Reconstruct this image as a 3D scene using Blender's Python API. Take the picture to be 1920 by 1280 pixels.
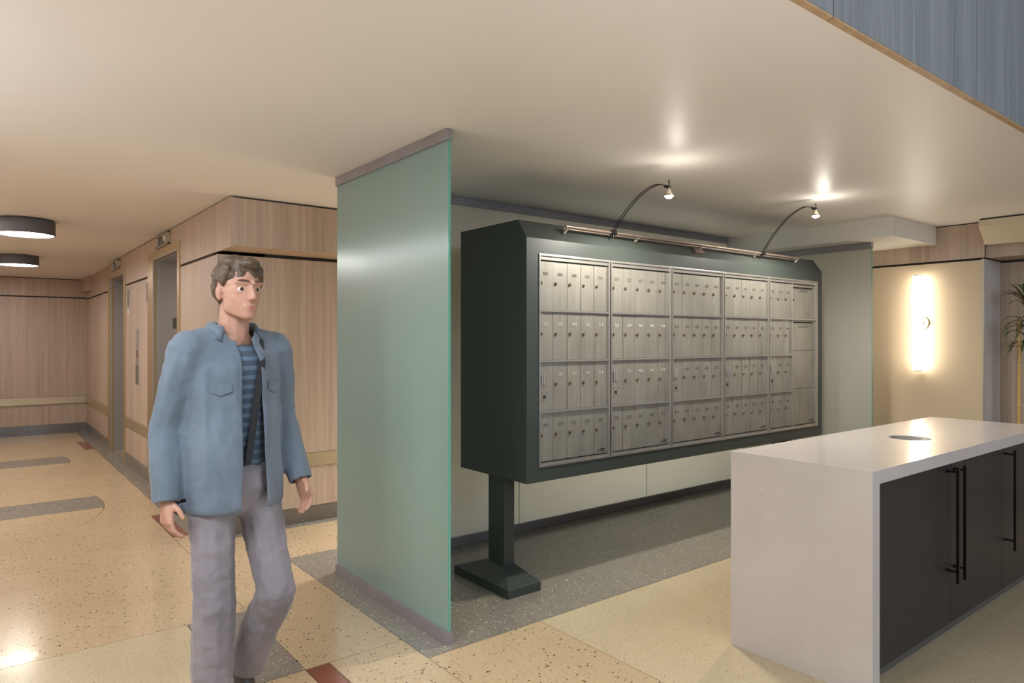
import bpy, bmesh, math, random
from mathutils import Vector, Matrix, Euler, noise
random.seed(7)
R = math.radians
PI = math.pi
scn = bpy.context.scene
for o in list(bpy.data.objects):
    bpy.data.objects.remove(o, do_unlink=True)
COL = scn.collection

# ------------------------------------------------------------------ camera
YAW = 0.905361                      # angle between the view axis and the +X grid direction of the building
FPX = 1285.08
CAM_H = 1.45
cd = bpy.data.cameras.new('camera')
cam = bpy.data.objects.new('camera', cd)
COL.objects.link(cam)
cam.location = (0, 0, CAM_H)
cam.rotation_euler = (R(90), 0, YAW - R(90))
cd.sensor_fit = 'HORIZONTAL'
cd.sensor_width = 36.0
cd.lens = 36.0 * FPX / 1920.0
cd.shift_y = -(640.0 - 635.53) / 1920.0
cd.clip_start = 0.02
cd.clip_end = 100
scn.camera = cam

# ------------------------------------------------------------------ world, colour management
w = bpy.data.worlds.new('world')
scn.world = w
w.use_nodes = True
w.node_tree.nodes['Background'].inputs[0].default_value = (0.55, 0.7, 1.0, 1)
w.node_tree.nodes['Background'].inputs[1].default_value = 0.35
scn.view_settings.view_transform = 'Standard'
scn.view_settings.look = 'None'
scn.view_settings.gamma = 1.0
scn.view_settings.use_curve_mapping = False
scn.view_settings.exposure = 0.0
scn.cycles.use_denoising = True
scn.cycles.max_bounces = 10
scn.cycles.diffuse_bounces = 5
scn.cycles.glossy_bounces = 4
scn.cycles.transmission_bounces = 6
scn.cycles.sample_clamp_indirect = 6.0
scn.cycles.caustics_reflective = False
scn.cycles.caustics_refractive = False


def srgb(r, g, b):
    def f(c):
        c /= 255.0
        return c / 12.92 if c <= 0.04045 else ((c + 0.055) / 1.055) ** 2.4
    return (f(r), f(g), f(b), 1.0)


def area_light(name, loc, target, sx, sy, power, color):
    d = bpy.data.lights.new(name, 'AREA')
    d.shape = 'RECTANGLE'
    d.size, d.size_y, d.energy, d.color = sx, sy, power, color
    o = bpy.data.objects.new(name, d)
    o.location = loc
    o.rotation_euler = (Vector(target) - Vector(loc)).to_track_quat('-Z', 'Y').to_euler()
    COL.objects.link(o)
    return o


WARM = (0.97, 0.965, 1.0)
NEUT = (0.95, 0.965, 1.0)
COOL = (0.84, 0.905, 1.0)
DAY = (0.62, 0.79, 1.0)
# daylight of the lobby windows behind the camera, then unseen lamps added to brighten lobby, corridor, hall and entry
area_light('lobby_daylight', (2.5, -4.6, 2.6), (2.5, 1.0, 2.2), 6.0, 2.6, 165, DAY)
area_light('lobby_top_fill', (1.5, -1.8, 4.2), (1.5, -1.8, 0), 5.0, 3.0, 36, NEUT)  # unseen lamp added for general bounce from the lobby
area_light('corridor_fill', (4.85, 4.66, 2.42), (4.85, 4.40, 0), 2.4, 0.4, 215, NEUT).data.spread = R(120)  # added source that makes the rear glass glow from behind
area_light('hall_fill', (-0.36, 7.4, 2.44), (-0.36, 7.4, 0), 0.3, 4.0, 58, WARM)  # added out of view to lift the hall's brightness
area_light('hall_end_fill', (-0.2, 11.6, 2.38), (-0.2, 11.6, 0), 0.5, 0.5, 16, WARM)  # unseen addition brightening the far end of the hall
area_light('entry_fill', (-0.4, 1.62, 2.44), (-0.4, 1.62, 0), 1.1, 0.9, 62, COOL)  # added above the view to light the floor and counter end
area_light('side_fill', (-2.2, 3.2, 2.44), (-2.2, 3.2, 0), 1.5, 2.0, 40, COOL)  # added off to the left to brighten floor and ceiling there
area_light('entry_up_fill', (-1.5, 2.9, 1.75), (-1.0, 3.1, 2.45), 0.5, 0.5, 34, COOL)  # invented upward lamp, lifts and cools the ceiling tone
area_light('lobby_up_fill', (1.2, 0.2, 1.1), (1.7, 2.2, 2.45), 0.5, 0.5, 10, NEUT)  # second invented upward lamp for the ceiling

# ------------------------------------------------------------------ materials


class NT:
    def __init__(self, name):
        self.m = bpy.data.materials.new(name)
        self.m.use_nodes = True
        self.n = self.m.node_tree.nodes
        self.l = self.m.node_tree.links
        self.b = self.n['Principled BSDF']
        self.out = self.n['Material Output']

    def new(self, t, **kw):
        nd = self.n.new(t)
        for k, v in kw.items():
            setattr(nd, k, v)
        return nd

    def link(self, a, b):
        self.l.new(a, b)

    def coord(self, scale=(1, 1, 1), rot=(0, 0, 0)):
        tc = self.new('ShaderNodeTexCoord')
        mp = self.new('ShaderNodeMapping')
        mp.inputs['Scale'].default_value = scale
        mp.inputs['Rotation'].default_value = rot
        self.link(tc.outputs['Object'], mp.inputs['Vector'])
        return mp.outputs[0]

    def noise(self, vec, scale, detail=4, rough=0.55, dist=0.0):
        t = self.new('ShaderNodeTexNoise')
        t.inputs['Scale'].default_value = scale
        t.inputs['Detail'].default_value = detail
        t.inputs['Roughness'].default_value = rough
        t.inputs['Distortion'].default_value = dist
        if vec is not None:
            self.link(vec, t.inputs['Vector'])
        return t

    def ramp(self, fac, stops):
        r = self.new('ShaderNodeValToRGB')
        el = r.color_ramp.elements
        while len(el) > 1:
            el.remove(el[0])
        el[0].position, el[0].color = stops[0]
        for p, c in stops[1:]:
            e = el.new(p)
            e.color = c
        self.link(fac, r.inputs[0])
        return r.outputs[0]

    def mix(self, fac, a, b, mode='MIX'):
        m = self.new('ShaderNodeMix', data_type='RGBA', blend_type=mode)
        if isinstance(fac, float):
            m.inputs[0].default_value = fac
        else:
            self.link(fac, m.inputs[0])
        for i, v in ((6, a), (7, b)):
            if isinstance(v, tuple):
                m.inputs[i].default_value = v
            else:
                self.link(v, m.inputs[i])
        return m.outputs[2]

    def math(self, op, a, b=None):
        m = self.new('ShaderNodeMath', operation=op)
        for i, v in ((0, a), (1, b)):
            if v is None:
                continue
            if isinstance(v, (int, float)):
                m.inputs[i].default_value = v
            else:
                self.link(v, m.inputs[i])
        return m.outputs[0]

    def bump(self, h, strength, dist=0.002):
        bp = self.new('ShaderNodeBump')
        bp.inputs['Strength'].default_value = strength
        bp.inputs['Distance'].default_value = dist
        self.link(h, bp.inputs['Height'])
        self.link(bp.outputs[0], self.b.inputs['Normal'])


def mat(name, color, rough=0.5, metal=0.0, emit=None, strength=0.0, spec=0.5, coat=0.0, var=0.0, vscale=6.0, bump=0.0, bscale=60.0):
    t = NT(name)
    b = t.b
    b.inputs['Base Color'].default_value = color
    b.inputs['Roughness'].default_value = rough
    b.inputs['Metallic'].default_value = metal
    b.inputs['Specular IOR Level'].default_value = spec
    b.inputs['Coat Weight'].default_value = coat
    b.inputs['Coat Roughness'].default_value = 0.06
    if emit:
        b.inputs['Emission Color'].default_value = emit
        b.inputs['Emission Strength'].default_value = strength
    if var:
        v = t.coord()
        nz = t.noise(v, vscale, 5)
        c0 = tuple(c * (1 - var) for c in color[:3]) + (1,)
        c1 = tuple(min(1, c * (1 + var)) for c in color[:3]) + (1,)
        t.link(t.ramp(nz.outputs[0], [(0.3, c0), (0.7, c1)]), b.inputs['Base Color'])
    if bump:
        v = t.coord()
        nz = t.noise(v, bscale, 3)
        t.bump(nz.outputs[0], bump)
    return t.m


def wood(name, light, mid, dark, rough=0.48, along='z'):
    t = NT(name)
    sc = {'z': (26, 26, 0.55), 'y': (26, 0.8, 26), 'x': (0.8, 26, 26)}[along]
    fine = {'z': (170, 170, 2.2), 'y': (170, 3, 170), 'x': (3, 170, 170)}[along]
    n1 = t.noise(t.coord(sc), 1.0, 5, 0.6, 0.25)
    n2 = t.noise(t.coord(fine), 1.0, 3, 0.6)
    band = {'z': (4.5, 4.5, 0.12), 'y': (4.5, .2, 4.5), 'x': (.2, 4.5, 4.5)}[along]
    n3 = t.noise(t.coord(band), 1.0, 3, 0.5)
    c = t.ramp(n1.outputs[0], [(0.28, dark), (0.5, mid), (0.72, light)])
    c = t.mix(0.35, c, t.ramp(n3.outputs[0], [(0.3, dark), (0.7, light)]))
    c = t.mix(0.30, c, t.ramp(n2.outputs[0], [(0.35, dark), (0.65, light)]))
    t.link(c, t.b.inputs['Base Color'])
    t.b.inputs['Roughness'].default_value = rough
    t.bump(n2.outputs[0], 0.12, 0.0006)
    return t.m


def terrazzo(name, base, base2, chips, rough=0.18):
    t = NT(name)
    v = t.coord()
    wob = t.noise(v, 90.0, 2)
    dv = t.mix(0.012, v, wob.outputs[1])
    c = t.ramp(t.noise(v, 1.3, 3).outputs[0], [(0.3, base), (0.7, base2)])
    for scale, thr, frac, colr, op in chips:
        vo = t.new('ShaderNodeTexVoronoi', feature='F1')
        vo.inputs['Scale'].default_value = scale
        t.link(dv, vo.inputs['Vector'])
        sep = t.new('ShaderNodeSeparateColor')
        t.link(vo.outputs['Color'], sep.inputs[0])
        keep = t.math('LESS_THAN', sep.outputs[0], frac)
        size = t.math('MULTIPLY', sep.outputs[1], thr)
        inside = t.math('LESS_THAN', vo.outputs['Distance'], size)
        f = t.math('MULTIPLY', t.math('MULTIPLY', keep, inside), op)
        c = t.mix(f, c, colr)
    t.link(c, t.b.inputs['Base Color'])
    t.b.inputs['Roughness'].default_value = rough
    t.b.inputs['Coat Weight'].default_value = 0.12
    t.b.inputs['Coat Roughness'].default_value = 0.05
    return t.m


def frosted(name, diff, trans, fac=0.5, gloss=0.2, ior=1.45):
    t = NT(name)
    t.n.remove(t.b)
    d = t.new('ShaderNodeBsdfDiffuse')
    d.inputs[0].default_value = diff
    tr = t.new('ShaderNodeBsdfTranslucent')
    tr.inputs[0].default_value = trans
    m1 = t.new('ShaderNodeMixShader')
    m1.inputs[0].default_value = fac
    t.link(d.outputs[0], m1.inputs[1])
    t.link(tr.outputs[0], m1.inputs[2])
    g = t.new('ShaderNodeBsdfGlossy')
    g.inputs['Roughness'].default_value = gloss
    g.inputs[0].default_value = (0.95, 1.0, 0.98, 1)
    fr = t.new('ShaderNodeFresnel')
    fr.inputs[0].default_value = ior
    m2 = t.new('ShaderNodeMixShader')
    t.link(fr.outputs[0], m2.inputs[0])
    t.link(m1.outputs[0], m2.inputs[1])
    t.link(g.outputs[0], m2.inputs[2])
    t.link(m2.outputs[0], t.out.inputs[0])
    return t.m


M = {}
M['ceiling'] = mat('ceiling_paint', srgb(238, 231, 226), 0.44, spec=0.45, bump=0.10, bscale=150)
M['plaster'] = mat('white_plaster', srgb(226, 222, 214), 0.5)
M['wall_paint'] = mat('lobby_paint', srgb(196, 186, 170), 0.6)
M['beige'] = mat('beige_laminate', srgb(203, 184, 155), 0.36)
M['valance'] = mat('valance_laminate', srgb(204, 188, 158), 0.4)
M['satin'] = mat('satin_white_laminate', srgb(206, 198, 192), 0.25, metal=0.0, var=0.05, vscale=3)
M['wood'] = wood('oak_laminate', srgb(200, 179, 159), srgb(181, 160, 141), srgb(150, 130, 113))
M['wood_y'] = wood('oak_laminate_cross', srgb(206, 182, 154), srgb(188, 163, 136), srgb(160, 136, 112), along='y')
M['wood_x'] = wood('oak_laminate_length', srgb(206, 172, 132), srgb(184, 150, 112), srgb(158, 126, 94), along='y')
M['wood_daylit'] = wood('daylit_oak_laminate', srgb(156, 158, 158), srgb(132, 135, 137), srgb(106, 110, 113), 0.5)  # greyer laminate, part of the blue daylight put into its colour
M['dark_gap'] = mat('dark_reveal', srgb(38, 32, 28), 0.7)
M['cream'] = terrazzo('cream_terrazzo', srgb(196, 172, 136), srgb(187, 162, 127),
                      [(120, 0.42, 0.30, srgb(168, 144, 110), 0.6), (95, 0.45, 0.22, srgb(212, 194, 162), 0.7),
                       (66, 0.40, 0.24, srgb(66, 50, 38), 0.95), (110, 0.36, 0.26, srgb(92, 72, 54), 0.85)])
M['cream_fine'] = terrazzo('fine_cream_terrazzo', srgb(199, 181, 148), srgb(189, 171, 138),
                           [(190, 0.45, 0.40, srgb(146, 128, 98), 0.75), (150, 0.42, 0.25, srgb(222, 208, 176), 0.7),
                            (120, 0.32, 0.20, srgb(84, 72, 55), 0.85)])
M['grey'] = terrazzo('grey_terrazzo', srgb(134, 127, 116), srgb(125, 118, 107),
                     [(110, 0.42, 0.40, srgb(88, 82, 73), 0.75), (115, 0.45, 0.42, srgb(184, 176, 160), 0.85),
                      (70, 0.38, 0.22, srgb(214, 206, 190), 0.9)])
M['red'] = terrazzo('red_terrazzo', srgb(132, 74, 58), srgb(120, 66, 52),
                    [(110, 0.40, 0.4, srgb(92, 44, 34), 0.7), (120, 0.36, 0.25, srgb(170, 120, 100), 0.8)])
M['base_grey'] = terrazzo('base_terrazzo', srgb(112, 106, 98), srgb(98, 92, 84),
                          [(110, 0.42, 0.4, srgb(170, 162, 148), 0.85), (90, 0.4, 0.25, srgb(62, 58, 52), 0.8)])
M['strip'] = mat('divider_strip', srgb(56, 48, 40), 0.5)
M['steel'] = mat('brushed_steel', srgb(178, 174, 170), 0.34, metal=0.6, var=0.06, vscale=2)
M['champagne'] = mat('champagne_metal', srgb(186, 170, 140), 0.36, metal=0.65, var=0.05, vscale=4)
M['frame_gold'] = mat('satin_bronze_frame', srgb(184, 160, 122), 0.34, metal=0.7)
M['alu'] = mat('satin_aluminium', srgb(190, 186, 180), 0.30, metal=0.8)
M['channel'] = mat('channel_metal', srgb(152, 147, 149), 0.42, metal=0.45, var=0.06, vscale=5)
M['black'] = mat('black_metal', srgb(26, 24, 23), 0.35, metal=0.4)
M['cabinet'] = mat('green_black_enamel', srgb(56, 62, 58), 0.38, spec=0.55, bump=0.04, bscale=220)
M['brass'] = mat('lock_brass', srgb(140, 118, 92), 0.3, metal=0.8)
M['nickel'] = mat('nickel', srgb(200, 192, 178), 0.22, metal=1.0)
M['plate_dark'] = mat('bronze_plate', srgb(120, 108, 96), 0.35, metal=0.8)
M['rail_metal'] = mat('rosy_nickel', srgb(140, 122, 112), 0.4, metal=0.6)
M['hole'] = mat('dark_hole', srgb(22, 19, 16), 0.7)
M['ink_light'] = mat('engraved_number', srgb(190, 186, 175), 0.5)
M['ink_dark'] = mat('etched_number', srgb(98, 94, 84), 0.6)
M['charcoal'] = mat('charcoal_laminate', srgb(44, 42, 41), 0.42, var=0.05, vscale=40)
M['toe'] = mat('toe_kick', srgb(96, 92, 84), 0.5)
M['lamp_dark'] = mat('charcoal_drum', srgb(92, 91, 93), 0.6)
M['lamp_glow'] = mat('drum_diffuser', srgb(255, 250, 240), 0.5, emit=(1.0, 0.93, 0.82, 1), strength=30.0)
M['sconce_glow'] = mat('sconce_tube', srgb(255, 250, 240), 0.5, emit=(1.0, 0.93, 0.82, 1), strength=14.0)
M['bulb_glow'] = mat('bulb_lens', srgb(255, 248, 230), 0.5, emit=(1.0, 0.93, 0.75, 1), strength=60.0)
M['glass_left'] = frosted('frosted_green_glass', srgb(196, 222, 214), srgb(206, 236, 226), 0.65)
M['glass_rear'] = frosted('frosted_pale_glass', srgb(224, 223, 214), srgb(234, 234, 224), 0.55)
M['glass_edge'] = mat('green_glass_edge', srgb(96, 170, 150), 0.12, spec=0.7)
M['dial'] = mat('indicator_face', srgb(44, 46, 52), 0.2)

# brushed door metal with a vertical grain
t = NT('brushed_mailbox_metal')
nz = t.noise(t.coord((260, 260, 2.0)), 1.0, 3)
bl = t.noise(t.coord((9, 9, 3)), 1.0, 3)
c = t.ramp(nz.outputs[0], [(0.3, srgb(136, 131, 122)), (0.7, srgb(166, 161, 151))])
c = t.mix(0.4, c, t.ramp(bl.outputs[0], [(0.3, srgb(130, 127, 116)), (0.7, srgb(170, 166, 154))]))
t.link(c, t.b.inputs['Base Color'])
t.b.inputs['Metallic'].default_value = 0.55
t.b.inputs['Roughness'].default_value = 0.40
M['door_metal'] = t.m

# pale quartz with faint swirling veins
t = NT('pale_quartz')
v = t.coord((1.0, 1.0, 1.0))
n1 = t.noise(v, 3.2, 6, 0.55, 1.6)
ln = t.math('ABSOLUTE', t.math('SUBTRACT', t.math('FRACT', t.math('MULTIPLY', n1.outputs[0], 9.0)), 0.5))
vein = t.ramp(ln, [(0.0, (1, 1, 1, 1)), (0.035, (0, 0, 0, 1))])
gate = t.ramp(t.noise(v, 5.0, 2).outputs[0], [(0.45, (0, 0, 0, 1)), (0.6, (1, 1, 1, 1))])
fv = t.mix(1.0, vein, gate, 'MULTIPLY')
bw = t.new('ShaderNodeRGBToBW')
t.link(fv, bw.inputs[0])
c0 = t.ramp(t.noise(v, 2.0, 3).outputs[0], [(0.3, srgb(196, 186, 180)), (0.7, srgb(204, 195, 189))])
t.link(t.mix(t.math('MULTIPLY', bw.outputs[0], 0.35), c0, srgb(226, 220, 214)), t.b.inputs['Base Color'])
t.b.inputs['Roughness'].default_value = 0.13
t.b.inputs['Specular IOR Level'].default_value = 0.5
M['quartz'] = t.m


def fabric(name, a, b, scale=(70, 70, 70), rough=0.85, stripes=None):
    t = NT(name)
    n1 = t.noise(t.coord((7, 7, 3)), 1.0, 4)
    n2 = t.noise(t.coord(scale), 4.0, 2)
    c = t.ramp(n1.outputs[0], [(0.3, a), (0.7, b)])
    c = t.mix(0.25, c, t.ramp(n2.outputs[0], [(0.4, a), (0.6, b)]))
    if stripes:
        wv = t.new('ShaderNodeTexWave', wave_type='BANDS', bands_direction='Z')
        wv.inputs['Scale'].default_value = 9.0
        wv.inputs['Distortion'].default_value = 0.4
        t.link(t.coord(), wv.inputs['Vector'])
        c = t.mix(t.ramp(wv.outputs[0], [(0.55, (0, 0, 0, 1)), (0.7, (1, 1, 1, 1))]), c, stripes)
    t.link(c, t.b.inputs['Base Color'])
    t.b.inputs['Roughness'].default_value = rough
    t.b.inputs['Sheen Weight'].default_value = 0.15
    t.bump(n2.outputs[0], 0.12, 0.0008)
    return t.m


M['denim'] = fabric('blue_denim', srgb(80, 92, 104), srgb(106, 118, 130))
M['chino'] = fabric('lavender_grey_chino', srgb(108, 103, 110), srgb(138, 130, 134))
M['tee'] = fabric('navy_tee', srgb(52, 64, 80), srgb(66, 80, 98), stripes=srgb(84, 102, 122))
M['skin'] = mat('skin', srgb(178, 134, 112), 0.55, var=0.05, vscale=12)
M['lip'] = mat('lips', srgb(172, 108, 96), 0.45)
M['hair'] = mat('brown_hair', srgb(84, 66, 50), 0.5, var=0.3, vscale=50, bump=0.5, bscale=120)
M['eye_white'] = mat('eye_white', srgb(196, 188, 180), 0.3)
M['iris'] = mat('iris', srgb(62, 48, 36), 0.2)
M['strap'] = mat('black_webbing', srgb(28, 29, 33), 0.7)
M['shoe'] = mat('shoe_leather', srgb(70, 60, 54), 0.5)
M['sole'] = mat('rubber_sole', srgb(210, 205, 196), 0.6)
M['leaf'] = mat('dracaena_leaf', srgb(64, 96, 44), 0.4, var=0.35, vscale=9)
M['leaf_red'] = mat('dracaena_leaf_reddish', srgb(104, 86, 62), 0.4, var=0.35, vscale=9)
M['trunk'] = mat('dracaena_trunk', srgb(120, 100, 78), 0.8, var=0.25, vscale=30, bump=0.5, bscale=70)
M['stake'] = mat('bamboo_stake', srgb(206, 168, 100), 0.45, var=0.1, vscale=8)
M['pot'] = mat('pot_glaze', srgb(190, 184, 174), 0.3)
M['soil'] = mat('soil', srgb(58, 44, 34), 0.9, var=0.3, vscale=60)

# ------------------------------------------------------------------ mesh helpers


class MB:
    def __init__(self):
        self.v, self.f, self.s = [], [], []

    def add(self, vs, fs, smooth=False):
        k = len(self.v)
        self.v += [tuple(p) for p in vs]
        self.f += [tuple(i + k for i in f) for f in fs]
        self.s += [smooth] * len(fs)
        return self

    def box(self, x0, x1, y0, y1, z0, z1):
        vs = [(x, y, z) for z in (z0, z1) for y in (y0, y1) for x in (x0, x1)]
        return self.add(vs, [(0, 2, 3, 1), (4, 5, 7, 6), (0, 1, 5, 4), (2, 6, 7, 3), (0, 4, 6, 2), (1, 3, 7, 5)])

    def prism(self, poly, axis, a, b):
        """poly: 2D points; axis: extrusion axis index; a..b along it."""
        def P(p, t):
            q = list(p)
            q.insert(axis, t)
            return tuple(q)
        n = len(poly)
        vs = [P(p, a) for p in poly] + [P(p, b) for p in poly]
        fs = [tuple(range(n)), tuple(range(2 * n - 1, n - 1, -1))]
        fs += [(i, (i + 1) % n, n + (i + 1) % n, n + i) for i in range(n)]
        return self.add(vs, fs)

    def tube(self, pts, r, seg=10, caps=True):
        pts = [Vector(p) for p in pts]
        rr = r if isinstance(r, (list, tuple)) else [r] * len(pts)
        vs, fs = [], []
        n0 = None
        for i, p in enumerate(pts):
            d = (pts[min(i + 1, len(pts) - 1)] - pts[max(i - 1, 0)]).normalized()
            if n0 is None:
                n0 = d.orthogonal().normalized()
            n0 = (n0 - d * n0.dot(d))
            n0 = n0.normalized() if n0.length > 1e-6 else d.orthogonal().normalized()
            b0 = d.cross(n0)
            for k in range(seg):
                a = 2 * PI * k / seg
                vs.append(p + (n0 * math.cos(a) + b0 * math.sin(a)) * rr[i])
        for i in range(len(pts) - 1):
            for k in range(seg):
                fs.append((i * seg + k, i * seg + (k + 1) % seg, (i + 1) * seg + (k + 1) % seg, (i + 1) * seg + k))
        self.add(vs, fs, True)
        if caps:
            L = (len(pts) - 1) * seg
            self.add(vs[:seg], [tuple(range(seg - 1, -1, -1))])
            self.add(vs[L:L + seg], [tuple(range(seg))])
        return self

    def lathe(self, prof, c, seg=32, smooth=True):
        """prof: list of (radius, z) about a vertical axis through c."""
        vs, fs = [], []
        for r, z in prof:
            for k in range(seg):
                a = 2 * PI * k / seg
                vs.append((c[0] + r * math.cos(a), c[1] + r * math.sin(a), c[2] + z))
        for i in range(len(prof) - 1):
            for k in range(seg):
                fs.append((i * seg + k, i * seg + (k + 1) % seg, (i + 1) * seg + (k + 1) % seg, (i + 1) * seg + k))
        return self.add(vs, fs, smooth)

    def build(self, name, m, parent=None, bevel=0.0, base=None, fix=True):
        me = bpy.data.meshes.new(name)
        me.from_pydata(self.v, [], self.f)
        me.polygons.foreach_set('use_smooth', self.s)
        bm = bmesh.new()
        bm.from_mesh(me)
        if fix:
            bmesh.ops.recalc_face_normals(bm, faces=bm.faces)
        if bevel:
            es = [e for e in bm.edges if len(e.link_faces) == 2 and e.calc_face_angle(0) > 0.6]
            bmesh.ops.bevel(bm, geom=es, offset=bevel, segments=2, profile=0.7, affect='EDGES')
        bm.to_mesh(me)
        bm.free()
        me.materials.append(m)
        o = bpy.data.objects.new(name, me)
        COL.objects.link(o)
        if parent is not None:
            attach(o, parent)
        return o


def attach(o, parent):
    o.parent = parent
    o.matrix_parent_inverse = world_of(parent).inverted()


WORLD = {}


def world_of(o):
    return WORLD.get(o.name, Matrix.Identity(4))


def thing(name, loc, label, cat, group=None):
    e = bpy.data.objects.new(name, None)
    e.empty_display_size = 0.1
    e.location = loc
    COL.objects.link(e)
    WORLD[e.name] = Matrix.Translation(Vector(loc))
    e['label'] = label
    e['category'] = cat
    if group:
        e['group'] = group
    return e


def box(name, m, x0, x1, y0, y1, z0, z1, parent=None, bevel=0.0):
    return MB().box(x0, x1, y0, y1, z0, z1).build(name, m, parent, bevel)


def structure(o, label=None):
    o['kind'] = 'structure'
    if label:
        o['label'] = label
    return o


# ------------------------------------------------------------------ floor
XL, XR, YF, YB = -3.5, 7.156, -5.0, 12.7
floor = structure(box('floor', M['strip'], XL - 0.1, XR + 0.3, YF - 0.1, YB + 0.1, -0.12, -0.005))
GAP = 0.0021


def inset(poly, d):
    """shrink a convex or gently curved polygon by d (counter-clockwise order)."""
    n = len(poly)
    out = []
    for i in range(n):
        p0, p1, p2 = Vector(poly[i - 1]), Vector(poly[i]), Vector(poly[(i + 1) % n])
        e1, e2 = (p1 - p0).normalized(), (p2 - p1).normalized()
        n1, n2 = Vector((-e1.y, e1.x)), Vector((-e2.y, e2.x))
        b = n1 + n2
        k = b.dot(n1)
        out.append(tuple(p1 + b * (d / k)) if k > 0.15 else tuple(p1 + n1 * d))
    return out


def panel(poly, m):
    a = sum(poly[i - 1][0] * poly[i][1] - poly[i][0] * poly[i - 1][1] for i in range(len(poly)))
    if a < 0:
        poly = poly[::-1]
    MB().prism(inset(poly, GAP), 2, -0.006, 0.0).build('terrazzo_panel', m, floor)


def rect(x0, x1, y0, y1, m):
    panel([(x0, y0), (x1, y0), (x1, y1), (x0, y1)], m)


CR, CF, GR, RD = M['cream'], M['cream_fine'], M['grey'], M['red']
BX0, BX1 = 1.144, 1.252      # narrow strip with the red inserts
# front zone
rect(XL, 0.85, YF, 2.925, CF)
rect(0.85, BX0, YF, 2.925, CR)
rect(BX0, BX1, YF, 2.10, CR)
rect(BX0, BX1, 2.10, 2.925, RD)
rect(BX1, 1.625, YF, 2.925, CR)
rect(1.625, 2.29, YF, 2.688, CR)
rect(2.29, 4.80, YF, 2.688, CF)
rect(4.80, XR, YF, 2.688, CF)
# grey field under the mailboxes and the passage behind the glass
rect(1.625, 4.30, 2.688, 4.48, GR)
rect(4.30, XR, 2.688, 4.48, GR)
rect(1.625, XR, 4.48, 5.19, CR)
rect(BX1, XR, 5.19, 5.30, GR)
# left of the border
rect(XL, 0.85, 2.925, 3.755, CF)
rect(0.85, BX0, 2.925, 3.755, GR)
rect(XL, BX0, 3.755, 5.20, CR)
rect(BX0, 1.625, 2.925, 5.19, CR)
rect(BX0, BX1, 5.19, 5.47, CR)
rect(BX0, BX1, 5.47, 6.264, RD)
rect(XL, BX0, 5.20, 6.264, CR)


def bay(y0, y1, cy, cx, rad, g0, g1):
    """one bay of the elevator hall: a lens of two arcs with a grey band inside it, cream around it."""
    mid = 0.39

    def X(y, side=1):
        xr = cx + math.sqrt(max(0, rad * rad - (y - cy) ** 2))
        return xr if side > 0 else 2 * mid - xr

    def arc(a, b, side=1, n=14):
        return [(X(a + (b - a) * i / n, side), a + (b - a) * i / n) for i in range(n + 1)]
    for a, b, m in ((y0, g0, CR), (g0, g1, GR), (g1, y1, CR)):
        panel(arc(a, b) + arc(a, b, -1)[::-1], m)
    # outside of the lens: three pieces on either side, split along rays from the arc's centre
    k0, k1 = cy + (g0 - cy) * (BX1 - cx) / (X(g0) - cx), cy + (g1 - cy) * (BX1 - cx) / (X(g1) - cx)
    for side, xe in ((1, BX1), (-1, XO_)):
        panel([(xe, y0), (xe, k0)] + arc(y0, g0, side)[::-1], CR)
        panel([(xe, k0), (xe, k1)] + arc(g0, g1, side)[::-1], CR)
        panel([(xe, k1), (xe, y1)] + arc(g1, y1, side)[::-1], CR)


XO_ = -0.62
bay(6.264, 7.93, 7.10, -0.60, 1.508, 6.83, 7.37)
rect(XO_, BX1, 7.93, 9.02, CR)
bay(9.02, 10.52, 9.78, -0.60, 1.50, 9.53, 10.09)
rect(XO_, BX0, 10.52, 11.37, CR)
rect(BX0, BX1, 10.52, 11.37, RD)
rect(XO_, BX1, 11.37, 12.54, CR)
rect(XO_, BX1, 12.54, 12.72, GR)
rect(BX1, 1.62, 5.30, 7.95, GR)
rect(BX1, 1.62, 7.95, 12.72, GR)

# ------------------------------------------------------------------ ceilings
H = 2.45
mb = MB()
mb.box(XL, 1.40, 1.08, 9.0, H, H + 0.12)
mb.prism([(9.0, H), (12.75, 2.386), (12.75, H + 0.12), (9.0, H + 0.12)], 0, XL, 1.40)
mb.box(1.40, XR + 0.3, 1.08, 12.75, H, H + 0.12)
structure(mb.build('ceiling', M['ceiling']))
structure(box('ceiling', M['ceiling'], XL - 0.1, XR + 0.3, YF - 0.1, 1.2, 4.40, 4.52))

# the upstand above the ceiling edge, clad in laminate boards greyed to paint in the daylight
wf = structure(box('wall_front', M['dark_gap'], XL, XR, 1.075, 1.20, 2.57, 4.40))
x = 2.094 - 1.2 * 4
k = 0
while x < XR:
    x1 = min(x + 1.197, XR)
    x0 = max(x + 0.003, XL)
    box('board_panel', M['wood_daylit'], x0, x1, 1.055, 1.078, 2.452, 4.40, wf)
    box('edge_strip', M['wood_x'], x0, x1, 1.056, 1.080, 2.444, 2.4515, wf)
    x += 1.2

# ------------------------------------------------------------------ walls
# rear wall of the passage, with a projecting upper fascia
YW = 5.281
wr = structure(box('wall_rear', M['dark_gap'], 1.42, XR, YW + 0.02, YW + 0.14, 0, H))
for x0, x1 in ((1.4205, 2.60), (2.603, 3.80), (3.803, 5.0), (5.003, 6.75)):
    box('wood_panel', M['wood'], x0 if x0 > 1.5 else 1.40, x1, YW, YW + 0.02, 0.125, 0.437, wr)
    wm = M['wood'] if x0 < 2 else M['plaster']  # unseen panels made white to bounce light onto the rear glass
    box('wood_panel' if x0 < 2 else 'bounce_panel', wm, x0 if x0 > 1.5 else 1.40, x1, YW, YW + 0.02, 0.546, 2.074, wr)
    box('fascia_panel', M['wood'], x0, x1, 4.945, 4.963, 2.101, 2.436, wr)
    box('fascia_soffit', M['wood_y'], x0, x1, 4.963, YW + 0.02, 2.101, 2.118, wr)
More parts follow.
